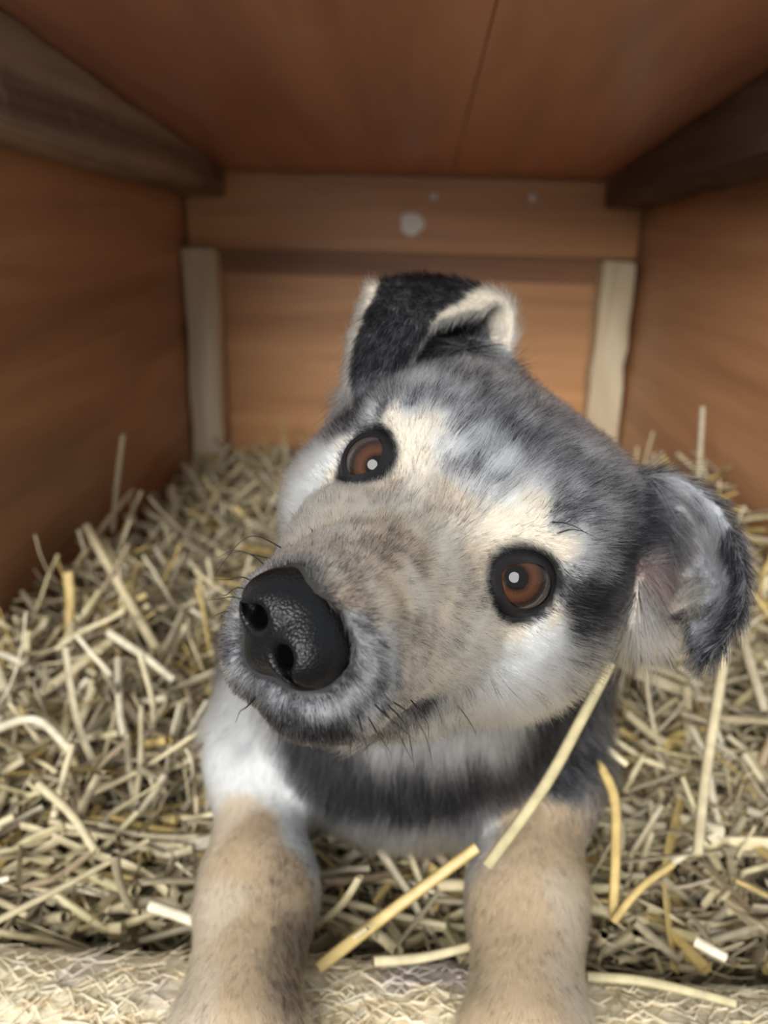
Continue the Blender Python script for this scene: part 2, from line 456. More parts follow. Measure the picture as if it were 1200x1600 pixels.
dog = link('dog', None, None, (0.012, 0.45, 0.10))
tag(dog, 'young grey, black and tan dog with tilted head lying on straw', 'dog')
DOG_INV = np.array(dog.location)
def dog_part(name, mesh, parent=None):
    o = link(name, mesh, parent or dog)
    if parent is None or parent is dog: o.matrix_parent_inverse = Matrix.Translation(-dog.location)
    return o

M_SKIN = NT('dog_skin')
_at = M_SKIN.n('Attribute', attribute_name='coat')
M_SKIN.l(_at.outputs[0], M_SKIN.b.inputs['Base Color'])
M_SKIN.b.inputs['Roughness'].default_value = 0.8
M_SKIN.b.inputs['Specular IOR Level'].default_value = 0.15
body_me = pydata('body', BV, BQ, M_SKIN.m)
body = dog_part('body', body_me)


# ------------------------------------------------------------------ eyes
def eye_mat(gaze):
    t = NT('dog_eye')
    g = t.n('TexCoord'); dp = t.n('VectorMath', operation='NORMALIZE'); t.l(g.outputs['Object'], dp.inputs[0])
    # angle from the gaze axis (local +Z)
    sx = t.n('SeparateXYZ'); t.l(dp.outputs[0], sx.inputs[0])
    ac = t.n('Math', operation='ARCCOSINE'); t.l(sx.outputs[2], ac.inputs[0])
    at = t.n('Math', operation='ARCTAN2'); t.l(sx.outputs[1], at.inputs[0]); t.l(sx.outputs[0], at.inputs[1])
    cb = t.n('CombineXYZ'); mul = t.n('Math', operation='MULTIPLY'); mul.inputs[1].default_value = 5.0; t.l(at.outputs[0], mul.inputs[0]); t.l(mul.outputs[0], cb.inputs[0])
    m2 = t.n('Math', operation='MULTIPLY'); m2.inputs[1].default_value = 1.5; t.l(ac.outputs[0], m2.inputs[0]); t.l(m2.outputs[0], cb.inputs[1])
    nz = t.n('TexNoise', i_Scale=1.6, i_Detail=4.0); t.l(cb.outputs[0], nz.inputs['Vector'])
    sc = t.n('Math', operation='MULTIPLY_ADD'); sc.inputs[1].default_value = 0.12; t.l(nz.outputs[0], sc.inputs[0])
    t.l(ac.outputs[0], sc.inputs[2])
    base = t.ramp(sc.outputs[0], [(0.0, (0.003, 0.002, 0.002)), (0.38, (0.004, 0.003, 0.002)), (0.43, (0.035, 0.011, 0.005)), (0.56, (0.062, 0.025, 0.012)), (0.74, (0.042, 0.016, 0.008)), (0.84, (0.014, 0.006, 0.004)), (0.90, (0.012, 0.008, 0.007)), (0.99, (0.022, 0.016, 0.014)), (1.0, (0.05, 0.04, 0.036))])
    t.l(base, t.b.inputs['Base Color'])
    t.b.inputs['Roughness'].default_value = 0.04
    t.b.inputs['IOR'].default_value = 1.36
    t.b.inputs['Coat Weight'].default_value = 0.0
    return t.m
M_EYE = eye_mat(None)
M_LID = NT('eyelid_skin'); M_LID.b.inputs['Base Color'].default_value = (0.006, 0.005, 0.006, 1); M_LID.b.inputs['Roughness'].default_value = 0.45; M_LID.b.inputs['Specular IOR Level'].default_value = 0.2
lid_n = M_LID.n('TexNoise', i_Scale=900.0, i_Detail=2.0); M_LID.bump(lid_n.outputs[0], 0.4, 0.0006)
EYE_LOOK = []
for e, sd in zip(EYES, (-1, 1)):
    c = from_head(e)
    look = np.array(CAM_LOC) - c; look /= np.linalg.norm(look)
    q = Vector(look).to_track_quat('Z', 'Y')
    V, F = [], []
    nr, ns = 28, 48
    for i in range(nr + 1):
        a = math.pi * i / nr
        for k in range(ns):
            tt = 2 * math.pi * k / ns
            rr = EYE_R * 0.01
            V.append((rr * math.sin(a) * math.cos(tt), rr * math.sin(a) * math.sin(tt), rr * math.cos(a)))
    for i in range(nr):
        for k in range(ns):
            F.append((i * ns + k, (i + 1) * ns + k, (i + 1) * ns + (k + 1) % ns, i * ns + (k + 1) % ns))
    eo = link('eye', pydata('eye', V, F, M_EYE), dog)
    eo.matrix_parent_inverse = Matrix.Translation(-dog.location)
    eo.location = c; eo.rotation_mode = 'QUATERNION'; eo.rotation_quaternion = q
    # lids: a ring around the opening, in the head frame; the opening faces forward and outward
    fwd = EYE_F * (sd, 1, 1)
    lk = look @ HR; kk = 0.14 if sd > 0 else 0.34; fwd = fwd * (1 - kk) + lk * kk; fwd /= np.linalg.norm(fwd)
    up = np.array((0.0, 0, 1.0)); up = up - fwd * (up @ fwd); up /= np.linalg.norm(up)
    rt = np.cross(fwd, up)                                                          # towards the dog's outside or inside
    if rt[0] * sd < 0: rt = -rt
    V, F = [], []
    n, mprof = 72, 12
    for i in range(n):
        t0 = 2 * math.pi * i / n
        cx, sy = math.cos(t0), math.sin(t0)
        ax = 0.86 + (0.16 if cx < 0 else 0.02) * abs(cx) ** 3                       # longer inner corner
        ay = 0.76 if sy > 0 else 0.76
        if sd < 0: ax *= 0.70
        op = np.array((ax * cx, ay * sy * (1 - 0.10 * abs(cx) ** 2)))
        out = np.array((cx * 1.0, sy * 1.0))
        for k in range(mprof):
            f = k / (mprof - 1)
            rad = op * (0.98 + (0.95 + (0.35 if cx < -0.6 else 0.0) * (abs(cx) - 0.6)) * f)
            rn = np.linalg.norm(rad)
            rsph = EYE_R * 1.008 + 0.085 * math.sin(math.pi * min(0.5, 0.10 + f * 1.3)) + 0.02 * max(0, f - 0.4)
            # wrap on the eyeball
            ang = rn / EYE_R
            ang = min(ang, 1.55)
            dirv = fwd * math.cos(ang) + (rt * rad[0] + up * rad[1]) / rn * math.sin(ang)
            V.append(from_head(e + dirv * rsph))
    for i in range(n):
        for k in range(mprof - 1):
            a, b = i * mprof + k, ((i + 1) % n) * mprof + k
            F.append((a, b, b + 1, a + 1))
    lo_ = link('eyelid', pydata('eyelid', V, F, M_LID.m), dog); lo_.matrix_parent_inverse = Matrix.Translation(-dog.location)

# ------------------------------------------------------------------ nose
def nose_sdf(X0):
    X = X0.copy(); X[:, 0] = np.abs(X[:, 0])
    d = ell(X, NC + (0, 0.10, 0.10), (1.42, 1.00, 1.02))
    d = smin(d, ell(X, NC + (0.62, -0.32, -0.12), (0.80, 0.72, 0.74)), 0.35)        # wings
    d = smin(d, ell(X, NC + (0, -0.15, -0.80), (0.55, 0.62, 0.60)), 0.40)           # base and philtrum
    d = smax(d, -cap(X, NC + (0.50, -1.10, -0.26), NC + (0.62, -0.35, -0.20), 0.30, 0.20), 0.22)   # nostril
    d = smax(d, -cap(X, NC + (0.60, -0.98, -0.34), NC + (1.32, -0.42, -0.38), 0.13, 0.09), 0.16)   # slit to the side
    d = smax(d, -cap(X, NC + (0, -1.12, -0.35), NC + (0, -0.80, -1.45), 0.06, 0.08), 0.14)         # groove
    return d
g = grid_eval(lambda P: nose_sdf(P), NC - 2.0, NC + 2.0, 0.045)
NVt, NQ = surface_nets(g, NC - 2.0, 0.045)
M_NOSE = NT('nose_leather')
gco = M_NOSE.n('TexCoord'); vo = M_NOSE.n('TexVoronoi', i_Scale=1500.0); M_NOSE.l(gco.outputs['Object'], vo.inputs['Vector'])
M_NOSE.b.inputs['Base Color'].default_value = (0.003, 0.003, 0.0035, 1)
M_NOSE.b.inputs['Roughness'].default_value = 0.30
M_NOSE.b.inputs['Specular IOR Level'].default_value = 0.24
M_NOSE.bump(vo.outputs['Distance'], 0.35, 0.0005)
NVt = ((NVt - NC) * 1.10) @ NROT.T + NC
nose = dog_part('nose', pydata('nose', from_head(NVt), NQ, M_NOSE.m))

# ------------------------------------------------------------------ coat colours: points on the skin (head centimetres / world metres)
TONES = {'M': (0.65, 0.535, 0.405), 'L': (0.60, 0.455, 0.31), 'W': (0.73, 0.73, 0.72), 'C': (0.75, 0.66, 0.53), 'T': (0.53, 0.40, 0.275), 'B': (0.64, 0.525, 0.40), 'S': (0.66, 0.67, 0.70), 'P': (0.30, 0.16, 0.14)}
COAT_HEAD = [(-0.85, -6.19, -1.65, 'C', 0.05), (-0.13, -5.89, -1.1, 'B', 0.2), (0.15, -4.61, -0.61, 'T', 0.22), (1.24, -5.2, -1.11, 'T', 0.16), (0.72, -3.4, -0.28, 'T', 0.14), (0.05, -1.92, 0.43, 'B', 0.08), (-0.78, -1.97, 0.26, 'C', 0.08), (-0.93, -2.88, -0.28, 'C', 0.05), (-1.19, -4.59, -1.26, 'C', 0.05), (0.31, -1.32, 1.08, 'B', 0.07), (2.12, -4.76, -1.95, 'B', 0.14), (2.16, -5.88, -2.46, 'S', 0.32), (2.27, -2.98, -1.33, 'B', 0.08), (3.03, -2.39, -2.0, 'C', 0.08), (2.4, -5.98, -3.28, 'S', 0.42), (1.68, -6.75, -3.99, 'S', 0.42), (0.56, -6.87, -4.57, 'S', 0.42), (2.1, -6.32, -4.61, 'S', 0.98), (2.43, -0.8, -6.04, 'S', 0.55), (2.71, -0.33, -5.27, 'S', 0.58), (-0.15, -6.93, -4.45, 'S', 0.28), (-1.42, -6.51, -3.75, 'W', 0.12), (-1.76, -5.83, -2.88, 'W', 0.08), (1.27, -6.73, -4.92, 'S', 0.75), (3.57, -0.35, -1.03, 'C', 0.05), (3.4, -1.33, -1.7, 'C', 0.04), (4.92, 0.8, -0.91, 'W', 0.02), (5.24, 0.98, -2.01, 'W', 0.02), (4.03, 0.13, -3.11, 'W', 0.04), (3.27, -0.33, -3.93, 'W', 0.1), (4.86, 0.78, -3.11, 'W', 0.03), (3.37, 1.01, -5.43, 'W', 0.15), (4.18, 1.4, -4.53, 'W', 0.08), (1.73, -1.74, -0.12, 'B', 0.18), (1.9, -1.0, 1.36, 'C', 0.03), (3.35, -0.42, 1.75, 'C', 0.02), (4.45, 0.44, -0.2, 'C', 0.03), (4.18, 0.2, 1.13, 'W', 0.05), (1.99, -0.62, 2.35, 'C', 0.02), (1.39, -1.07, 1.44, 'C', 0.05), (-2.2, -0.82, 1.83, 'C', 0.02), (-3.13, -0.58, 1.53, 'C', 0.05), (-1.17, -0.92, 1.86, 'W', 0.1), (-0.46, -0.57, 2.4, 'S', 0.28), (-0.52, 0.46, 3.37, 'S', 0.4), (0.47, 0.47, 3.37, 'S', 0.56), (0.5, -0.73, 2.16, 'S', 0.36), (0.33, -1.04, 1.56, 'S', 0.28), (1.61, -0.1, 3.0, 'S', 0.38), (2.53, 0.4, 3.22, 'S', 0.3), (-1.89, -0.27, 2.81, 'S', 0.3), (-2.4, 1.01, 3.57, 'S', 0.38), (-1.4, 3.07, 4.27, 'S', 0.36), (-0.22, 3.58, 4.36, 'S', 0.33), (1.43, 2.66, 4.17, 'S', 0.28), (2.82, 3.66, 4.2, 'W', 0.25), (-2.98, -0.38, 2.26, 'S', 0.5), (-4.19, 0.2, 0.97, 'S', 0.98), (3.43, 0.61, 2.94, 'S', 0.3), (3.3, 1.8, 3.53, 'W', 0.3), (4.13, 2.71, 3.12, 'S', 0.7), (4.13, 0.48, 2.05, 'S', 0.33), (5.06, 2.24, 1.03, 'S', 0.98), (4.95, 1.2, 0.08, 'S', 0.99), (5.67, 1.9, -1.49, 'S', 0.35), (4.81, 3.02, 2.05, 'S', 0.98), (-4.73, 0.52, -1.23, 'W', 0.0), (-4.23, 0.08, -2.33, 'W', 0.0), (-4.04, 0.17, -0.33, 'W', 0.02), (-3.13, -0.21, -0.7, 'C', 0.04), (5.61, 1.99, -3.12, 'W', 0.05), (0.24, -6.68, -4.92, 'S', 0.75), (-4.61, 0.7, 0.24, 'S', 0.98), (4.37, 1.96, 2.59, 'S', 0.85), (4.88, 1.36, 0.77, 'S', 0.98), (3, 8.5, 1, 'S', 0.6), (0, 9.3, 1, 'S', 0.7), (4.5, 7, -2, 'S', 0.85)]
COAT_ONE = [(0.84, -6.47, -1.42, 'T', 0.4), (1.11, -6.7, -1.84, 'S', 0.6), (-6.12, 2.59, 3.9, 'S', 0.98), (-5.37, 1.74, 2.66, 'S', 0.98), (-6.24, 3.23, 4.49, 'S', 0.98), (-4.78, 1.58, 1.99, 'S', 0.65), (-6.39, 2.06, 2.42, 'C', 0.05), (-8.13, 4.08, 3.98, 'C', 0.1), (-5.8, 5.38, 2.68, 'C', 0.05), (-6.22, 7.08, 4.5, 'C', 0.05), (-5.45, 7.15, 5.62, 'C', 0.05), (-4.6, 6.62, 6.19, 'C', 0.1), (-5.09, 6.6, 4.55, 'S', 0.65), (-3.75, 6.5, 5.13, 'S', 0.5), (-5.94, 4.89, 5.63, 'S', 0.7), (4.93, 6.18, 4.68, 'C', 0.15), (4.15, 5.72, 4.66, 'S', 0.4), (5.71, 6.28, 4.71, 'S', 0.3), (5.94, 7.3, 3.36, 'S', 0.3), (6.89, 6.96, 3.56, 'S', 0.3), (7.44, 6.26, 3.51, 'S', 0.4), (7.56, 5.59, 3.97, 'S', 0.7), (8.4, 4.77, 3.11, 'S', 0.98), (8.58, 4.35, 1.96, 'S', 0.65), (8.63, 3.94, 1.27, 'S', 0.7), (5.73, 5.88, 2.45, 'P', 0.1), (6.88, 6.01, 1.31, 'C', 0.05), (7.37, 5.54, 1.23, 'C', 0.05), (7.11, 6.79, 2.57, 'S', 0.28), (4.43, 4.83, 3.5, 'S', 0.7), (-2.24, 3.17, 4.23, 'S', 0.3), (-1.6, 4.6, 4.45, 'S', 0.32), (-3.59, -0.29, 1.6, 'S', 0.9)]
COAT_BODY = [(0.0232, 0.3041, 0.2013, 'S', 0.98), (0.052, 0.311, 0.2192, 'S', 0.97), (0.0701, 0.3228, 0.2331, 'S', 0.97), (-0.0249, 0.3091, 0.2053, 'S', 0.9), (0.0055, 0.3036, 0.1988, 'S', 0.95), (-0.066, 0.3339, 0.1912, 'W', 0.0), (-0.0749, 0.3281, 0.1834, 'W', 0.0), (-0.0452, 0.3233, 0.1774, 'W', 0.02), (0.0422, 0.312, 0.1922, 'S', 0.4), (0.0674, 0.3255, 0.2017, 'S', 0.5), (0.0785, 0.3302, 0.1911, 'S', 0.7), (-0.0661, 0.2985, 0.1783, 'T', 0.05), (-0.0617, 0.276, 0.1773, 'L', 0.04), (-0.0503, 0.276, 0.1745, 'L', 0.18), (-0.059, 0.2475, 0.1714, 'L', 0.05), (-0.0794, 0.3103, 0.1746, 'M', 0.02), (-0.0419, 0.2474, 0.1621, 'L', 0.45), (-0.0413, 0.2353, 0.1623, 'L', 0.3), (-0.0558, 0.2192, 0.1707, 'L', 0.04), (-0.072, 0.2571, 0.1706, 'M', 0.04), (-0.0731, 0.2186, 0.1666, 'M', 0.06), (-0.0455, 0.3021, 0.1687, 'W', 0.1), (0.0649, 0.2913, 0.1785, 'L', 0.06), (0.0568, 0.2692, 0.1743, 'L', 0.04), (0.0492, 0.2465, 0.17, 'L', 0.06), (0.0539, 0.2233, 0.1709, 'L', 0.04), (0.0741, 0.2727, 0.1719, 'M', 0.05), (0.0433, 0.2674, 0.1679, 'L', 0.08), (0.0736, 0.2335, 0.1631, 'M', 0.05), (-0.0015, 0.3004, 0.2316, 'W', 0.08), (0.0184, 0.2991, 0.2331, 'W', 0.06), (0.0413, 0.3034, 0.2363, 'W', 0.08), (-0.0218, 0.3071, 0.2125, 'S', 0.9), (-0.0096, 0.305, 0.2015, 'S', 0.97), (-0.0315, 0.3146, 0.1912, 'S', 0.9), (0.0167, 0.3015, 0.212, 'S', 0.92), (0.0403, 0.3065, 0.213, 'S', 0.97), (0.068, 0.3221, 0.2227, 'S', 0.97), (0.0094, 0.312, 0.173, 'W', 0.1), (0.074, 0.3137, 0.1795, 'L', 0.05), (0.0634, 0.3026, 0.1792, 'L', 0.05), (0.0833, 0.3105, 0.1733, 'L', 0.1), (-0.0545, 0.3217, 0.1782, 'W', 0.03), (-0.0222, 0.3172, 0.173, 'W', 0.05), (-0.0025, 0.3107, 0.1773, 'W', 0.06), (0.0213, 0.3094, 0.1818, 'W', 0.08), (0.0396, 0.3129, 0.1857, 'W', 0.12), (0.0602, 0.3158, 0.1818, 'L', 0.1), (-0.0791, 0.3423, 0.1919, 'W', 0.02), (-0.0848, 0.3364, 0.1842, 'W', 0.02), (0.0048, 0.3007, 0.2179, 'S', 0.85), (0.0281, 0.3023, 0.2174, 'S', 0.95), (-0.0379, 0.3163, 0.1989, 'S', 0.85), (0.0, 0.322, 0.14, 'W', 0.06), (0.035, 0.325, 0.14, 'W', 0.08), (-0.035, 0.325, 0.14, 'W', 0.04), (0, 0.35, 0.13, 'W', 0.1), (0.05, 0.35, 0.135, 'W', 0.1), (0.012, 0.5, 0.305, 'S', 0.85), (0.095, 0.5, 0.22, 'S', 0.85), (-0.07, 0.5, 0.22, 'S', 0.85), (0.015, 0.65, 0.27, 'S', 0.85), (0.1, 0.65, 0.18, 'S', 0.7), (-0.07, 0.65, 0.18, 'S', 0.7), (0.05, 0.38, 0.32, 'S', 0.8), (-0.03, 0.36, 0.3, 'S', 0.85), (0.09, 0.83, 0.15, 'S', 0.7), (0.105, 0.4, 0.24, 'S', 0.75), (-0.08, 0.42, 0.24, 'S', 0.75)]
_cp, _cl, _cf = [], [], []
for x, y, z, k, f in COAT_HEAD:
    for sx in ((1, -1) if abs(x) > 0.15 else (1,)):
        _cp.append(from_head((x * sx, y, z))); _cl.append(TONES[k]); _cf.append(f)
for x, y, z, k, f in COAT_ONE:
    _cp.append(from_head((x, y, z))); _cl.append(TONES[k]); _cf.append(f)
for x, y, z, k, f in COAT_BODY:
    _cp.append((x, y, z)); _cl.append(TONES[k]); _cf.append(f)
_cp, _cl, _cf = np.array(_cp, np.float32), np.array(_cl, np.float32), np.array(_cf, np.float32)
def coat(P):
    """light colour and share of dark hairs at skin points"""
    Lc = np.empty((len(P), 3), np.float32); Fc = np.empty(len(P), np.float32)
    for s in range(0, len(P), 40000):
        q = P[s:s + 40000].astype(np.float32)
        d2 = np.maximum((q ** 2).sum(1)[:, None] + (_cp ** 2).sum(1)[None] - 2 * q @ _cp.T, 0) + 9e-6
        w = d2 ** -3.2; w /= w.sum(1, keepdims=True)
        Lc[s:s + 40000] = w @ _cl; Fc[s:s + 40000] = w @ _cf
    return Lc, Fc
def unit(v): return v / (np.linalg.norm(v, axis=-1, keepdims=True) + 1e-9)
def body_normals():
    vn = np.zeros_like(BV)
    for t in (BQ[:, [0, 1, 2]], BQ[:, [0, 2, 3]]):
        n = np.cross(BV[t[:, 1]] - BV[t[:, 0]], BV[t[:, 2]] - BV[t[:, 0]])
        for k in range(3): np.add.at(vn, t[:, k], n)
    return vn
def ear_lookup(L):
    ear = np.full(len(L), -1); eidx = np.zeros(len(L), int)
    for q, (S, kd) in enumerate(zip(EAR_S, EAR_KD)):
        lo, hi = S.reshape(-1, 3).min(0) - 0.4, S.reshape(-1, 3).max(0) + 0.4
        for i in np.nonzero(((L > lo) & (L < hi)).all(1))[0]:
            _, ii, dd = kd.find(L[i])
            if dd < 0.33: ear[i], eidx[i] = q, ii
    ear[(ear >= 0) & (eidx // NU < 12)] = -1
    return ear, eidx
def ear_coat(lc, fc, ear, eidx, N):
    """folded ear: dark back with cream rims, grey inside; drooping ear: grey inside, dark back and tip"""
    u, v = (eidx % NU) / (NU - 1.0), (eidx // NU) / (NV - 1.0)
    gu = [np.cross(np.gradient(S, axis=1).reshape(-1, 3), np.gradient(S, axis=0).reshape(-1, 3)) for S in EAR_S]
    for q in (0, 1):
        m = np.nonzero(ear == q)[0]
        if not len(m): continue
        nl = N[m] @ HR; sn = gu[q][eidx[m]]; inner = (nl * sn).sum(1) * EAR_IN[q] > 0
        uu, vv = u[m], v[m]
        if q == 0:
            rim = np.maximum(np.clip(1 - uu / 0.14, 0, 1), np.clip((uu - 0.84) / 0.10, 0, 1))
            col = np.where(rim[:, None] > 0.35, TONES['C'], TONES['S'])
            f = np.where(rim > 0.35, 0.06, np.where(inner, 0.62, 0.90))
            f = np.where((vv > 0.86) & (rim < 0.35), 0.7, f)
        else:
            rim = np.clip(1 - uu / 0.16, 0, 1)
            col = np.where((inner & (uu > 0.72) & (vv < 0.75))[:, None], TONES['C'], TONES['S'])
            pink = inner & (vv < 0.34) & (uu > 0.42) & (uu < 0.66)
            col = np.where(pink[:, None], TONES['P'], col)
            f = np.where(inner, np.where(uu > 0.72, 0.06, 0.12) + 0.48 * np.clip((vv - 0.62) / 0.25, 0, 1), 0.95)
            f = np.where(pink, 0.25, f)
            f = np.where((rim > 0.3) & (vv > 0.45), 0.85, f)
        lc[m] = col; fc[m] = f
EAR_IN = (1, 1)
if len(_cp):
    lc, fc = coat(BV)
    _h = to_head(BV); _nd = nose_sdf(((_h - NC) @ NROT / 1.10 + NC).astype(np.float32))
    _ear, _eix = ear_lookup(_h); ear_coat(lc, fc, _ear, _eix, unit(body_normals()))
    _ed = np.minimum(np.linalg.norm(_h - EYES[0], axis=1), np.linalg.norm(_h - EYES[1], axis=1))
    fc = np.maximum(fc, np.maximum(0.97 * np.clip((0.40 - _nd) / 0.25, 0, 1), np.clip((1.55 - _ed) / 0.2, 0, 1)))
    skin = lc * (1 - fc[:, None]) * 0.72 + fc[:, None] * 0.015
else: skin = np.full_like(BV, 0.5)
ca = body_me.color_attributes.new('coat', 'FLOAT_COLOR', 'POINT')
ca.data.foreach_set('color', np.c_[skin, np.ones(len(skin))].astype(np.float32).ravel())
# ------------------------------------------------------------------ fur: hair strands rooted in the skin
def smooth01(x, a, b):
    t = np.clip((x - a) / (b - a), 0, 1); return t * t * (3 - 2 * t)
def vnoise(P, f, seed):
    """cheap smooth vector noise"""
    r = np.random.default_rng(seed); out = np.zeros((len(P), 3))
    for _ in range(5):
        k = r.normal(0, f, (3, 3)); ph = r.uniform(0, 6.28, 3)
        out += np.sin(P @ k + ph)
    return out / 3.0
def make_fur(total):
    tri = np.concatenate([BQ[:, [0, 1, 2]], BQ[:, [0, 2, 3]]])
    A, B, C_ = BV[tri[:, 0]], BV[tri[:, 1]], BV[tri[:, 2]]
    nr = np.cross(B - A, C_ - A); area = np.linalg.norm(nr, axis=1) * 0.5
    fn = unit(nr)
    ctr = (A + B + C_) / 3
    Lc_ = to_head(ctr)
    ish = ((Lc_ > np.array((-10, -9, -8))) & (Lc_ < np.array((10, 8.5, 8)))).all(1)
    view = unit(np.array(CAM_LOC) - ctr)
    facing = (fn * view).sum(1)
    dens = np.where(ish, 1.0, 0.40) * np.where(facing < -0.25, 0.22, 1.0)
    dens *= np.where(ctr[:, 1] > 0.50, 0.15, 1.0)
    dens *= 1 + 0.9 * (smooth01(-Lc_[:, 1], 0, 4) * ish)                      # finer, denser on the muzzle
    w = area * dens; w /= w.sum()
    t = rng.choice(len(tri), total, p=w)
    r1, r2 = np.sqrt(rng.random(total)), rng.random(total)
    P = A[t] * (1 - r1)[:, None] + B[t] * (r1 * (1 - r2))[:, None] + C_[t] * (r1 * r2)[:, None]
    # smooth normals
    vn = np.zeros_like(BV)
    for k in range(3): np.add.at(vn, tri[:, k], nr)
    vn = unit(vn)
    N = unit(vn[tri[t, 0]] * (1 - r1)[:, None] + vn[tri[t, 1]] * (r1 * (1 - r2))[:, None] + vn[tri[t, 2]] * (r1 * r2)[:, None])
    L = to_head(P); Nl = N @ HR
    ear, eidx = ear_lookup(L)
    headw = ((L > np.array((-9.5, -9, -7.4))) & (L < np.array((9.5, 9.5, 8)))).all(1)
    d_torso = ell(P.astype(np.float32), (0.002, 0.372, 0.205), (0.074, 0.058, 0.070))
    hd = head_sdf(L.astype(np.float32))
    headw &= (hd < 0.55) | (ear >= 0)
    # which leg
    leg = np.full(total, -1); ldir = np.zeros((total, 3)); lup = np.zeros(total)
    for q, (s, el, wr, pw, tip) in enumerate(LEGS):
        pts = [np.array(v) for v in (el, wr, pw, tip)]
        for a, b in zip(pts[:-1], pts[1:]):
            m = (cap(P, a, b, 0.027, 0.026) < 0.004) & ~headw
            leg[m] = q; ldir[m] = unit(b - a)
    # ---- direction
    D = np.zeros((total, 3))
    D[:] = (0, 0.10, -1.0)
    D += (P - np.array((0.01, 0.40, 0.24))) * (4, 0, 0)
    flow = unit(L - np.array((0, -7.4, -2.3))) + np.array((0, 0.25, 0))
    under = smooth01(-L[:, 2], 3.4, 5.0)[:, None]
    flow = flow * (1 - 0.5 * under) + np.array((0, 0.4, -0.3)) * under
    D[headw] = unit(flow[headw]) @ HR.T
    D[leg >= 0] = ldir[leg >= 0]
    for q, S in enumerate(EAR_S):
        gv = np.gradient(S, axis=0).reshape(-1, 3)
        m = ear == q
        D[m] = unit(gv[eidx[m]]) @ HR.T
    D = unit(D) + 0.22 * vnoise(P, 90, 3) * np.where(leg >= 0, 0.6, 1.0)[:, None] + 0.12 * vnoise(P, 260, 4) + rng.normal(0, 0.13, (total, 3))
    T = unit(D - N * (D * N).sum(1, keepdims=True))
    # ---- length (metres)
    Ln = np.full(total, 0.019)
    hl = 0.0031 + 0.0070 * smooth01(L[:, 1], -5.0, 3.0)
    cheek = smooth01(np.abs(L[:, 0]), 2.6, 4.6) * smooth01(L[:, 1], 0.8, 3.6) * smooth01(-L[:, 2], -2.0, 1.5)
    hl += 0.0065 * cheek
    hl += 0.004 * smooth01(L[:, 1], 4, 8)
    Ln[headw] = hl[headw]
    Ln[leg >= 0] = 0.0062
    Ln[ear >= 0] = 0.0062
    ue = eidx % NU; rim = (ear >= 0) & ((ue < 4) | (ue > NU - 5) | (eidx // NU > NV - 6))
    Ln[rim] = 0.0070
    Ln[(ear == 1) & (ue > 0.74 * NU) & (eidx // NU < 60)] = 0.012
    de = np.minimum(np.linalg.norm(L - EYES[0], axis=1), np.linalg.norm(L - EYES[1], axis=1))
    Ln *= 0.38 + 0.62 * smooth01(de, 1.3, 2.8)
    Ln *= rng.uniform(0.65, 1.25, total)
    keep = np.ones(total, bool)
    for sd, e in zip((-1, 1), EYES):
        rel = L - e
        fw = np.array((sd * 0.45, -0.85, 0.1))
        keep &= ~((np.linalg.norm(rel, axis=1) < (1.26 if sd > 0 else 1.20)) & (rel @ fw > (0.10 if sd > 0 else 0.35)))
    nsd = nose_sdf(((L - NC) @ NROT / 1.10 + NC).astype(np.float32))
    keep &= nsd > 0.03
    keep &= ~((Ln < 0.001))
    # ---- lift
    lift = 0.30 + 0.25 * rng.random(total)
    lift += 0.10 * headw * smooth01(L[:, 1], 0, 5)
    lift[rim] += 0.15
    K = 6
    s = np.linspace(0, 1, K)
    bend = rng.uniform(0.3, 0.9, total) * 0.5
    pts = np.empty((total, K, 3))
    grav = np.array((0, 0, -1.0))
    for k in range(K):
        sk = s[k]
        lf = lift * sk - bend * lift * sk ** 2
        pts[:, k] = P + Ln[:, None] * (T * (sk * np.sqrt(np.maximum(1 - lift ** 2 * 0.5, 0.2)))[:, None] + N * lf[:, None] + grav * (0.10 * sk ** 2 * np.clip(Ln / 0.015, 0, 1))[:, None]) - N * 0.0004 * (1 - sk)
    # clumping: pull tips towards neighbours' tips via smooth noise
    pts += (vnoise(P, 700, 9) * (Ln * 0.10)[:, None])[:, None, :] * (s ** 1.5)[None, :, None]
    # ---- colour
    lc, fc = coat(P + rng.normal(0, 0.0016, P.shape) + 0.0022 * vnoise(P, 320, 21))
    ear_coat(lc, fc, ear, eidx, N)
    clump = vnoise(P, 520, 31)[:, 0] * 0.26 + vnoise(P, 190, 32)[:, 1] * 0.14
    fd = np.clip(fc + clump * 4 * fc * (1 - fc), 0, 1)
    fd = np.maximum(fd, 1.0 - smooth01(de, 1.24, 1.50))
    fd = np.maximum(fd, 0.55 * (1 - smooth01(nsd, 0.08, 0.45)))
    dark = rng.random(total) < fd
    tip = rng.random(total) < 0.75 * fd
    jit = np.exp(rng.normal(0, 0.13, total))[:, None]
    light = np.clip(lc * jit, 0, 0.9)
    blk = np.array((0.009, 0.009, 0.011)) * np.exp(rng.normal(0, 0.35, total))[:, None]
    root = np.where(dark[:, None], blk, light * 0.82)
    mid = np.where(dark[:, None], blk * 1.1, light)
    end = np.where(dark[:, None], blk * 1.3 + (~tip[:, None]) * light * 0.10, np.where(tip[:, None], blk * 2.5, light * 1.03))
    cs = np.empty((total, K, 4), np.float32); cs[..., 3] = 1
    for k in range(K):
        a = s[k]
        cs[:, k, :3] = (root * (1 - a / 0.5) + mid * (a / 0.5)) if a < 0.5 else (mid * (1 - (a - 0.5) / 0.5) + end * ((a - 0.5) / 0.5))
    rad0 = 0.000062 + 0.000035 * smooth01(Ln, 0.006, 0.018)
    rad = rad0[:, None] * (1.0 - 0.80 * s ** 1.6)[None]
    # nothing may stick into the eyes or the nose
    ln_ = to_head(pts.reshape(-1, 3)).reshape(total, K, 3)
    hit = np.zeros(total, bool)
    for e in EYES: hit |= (np.linalg.norm(ln_ - e, axis=2) < 1.13).any(1)
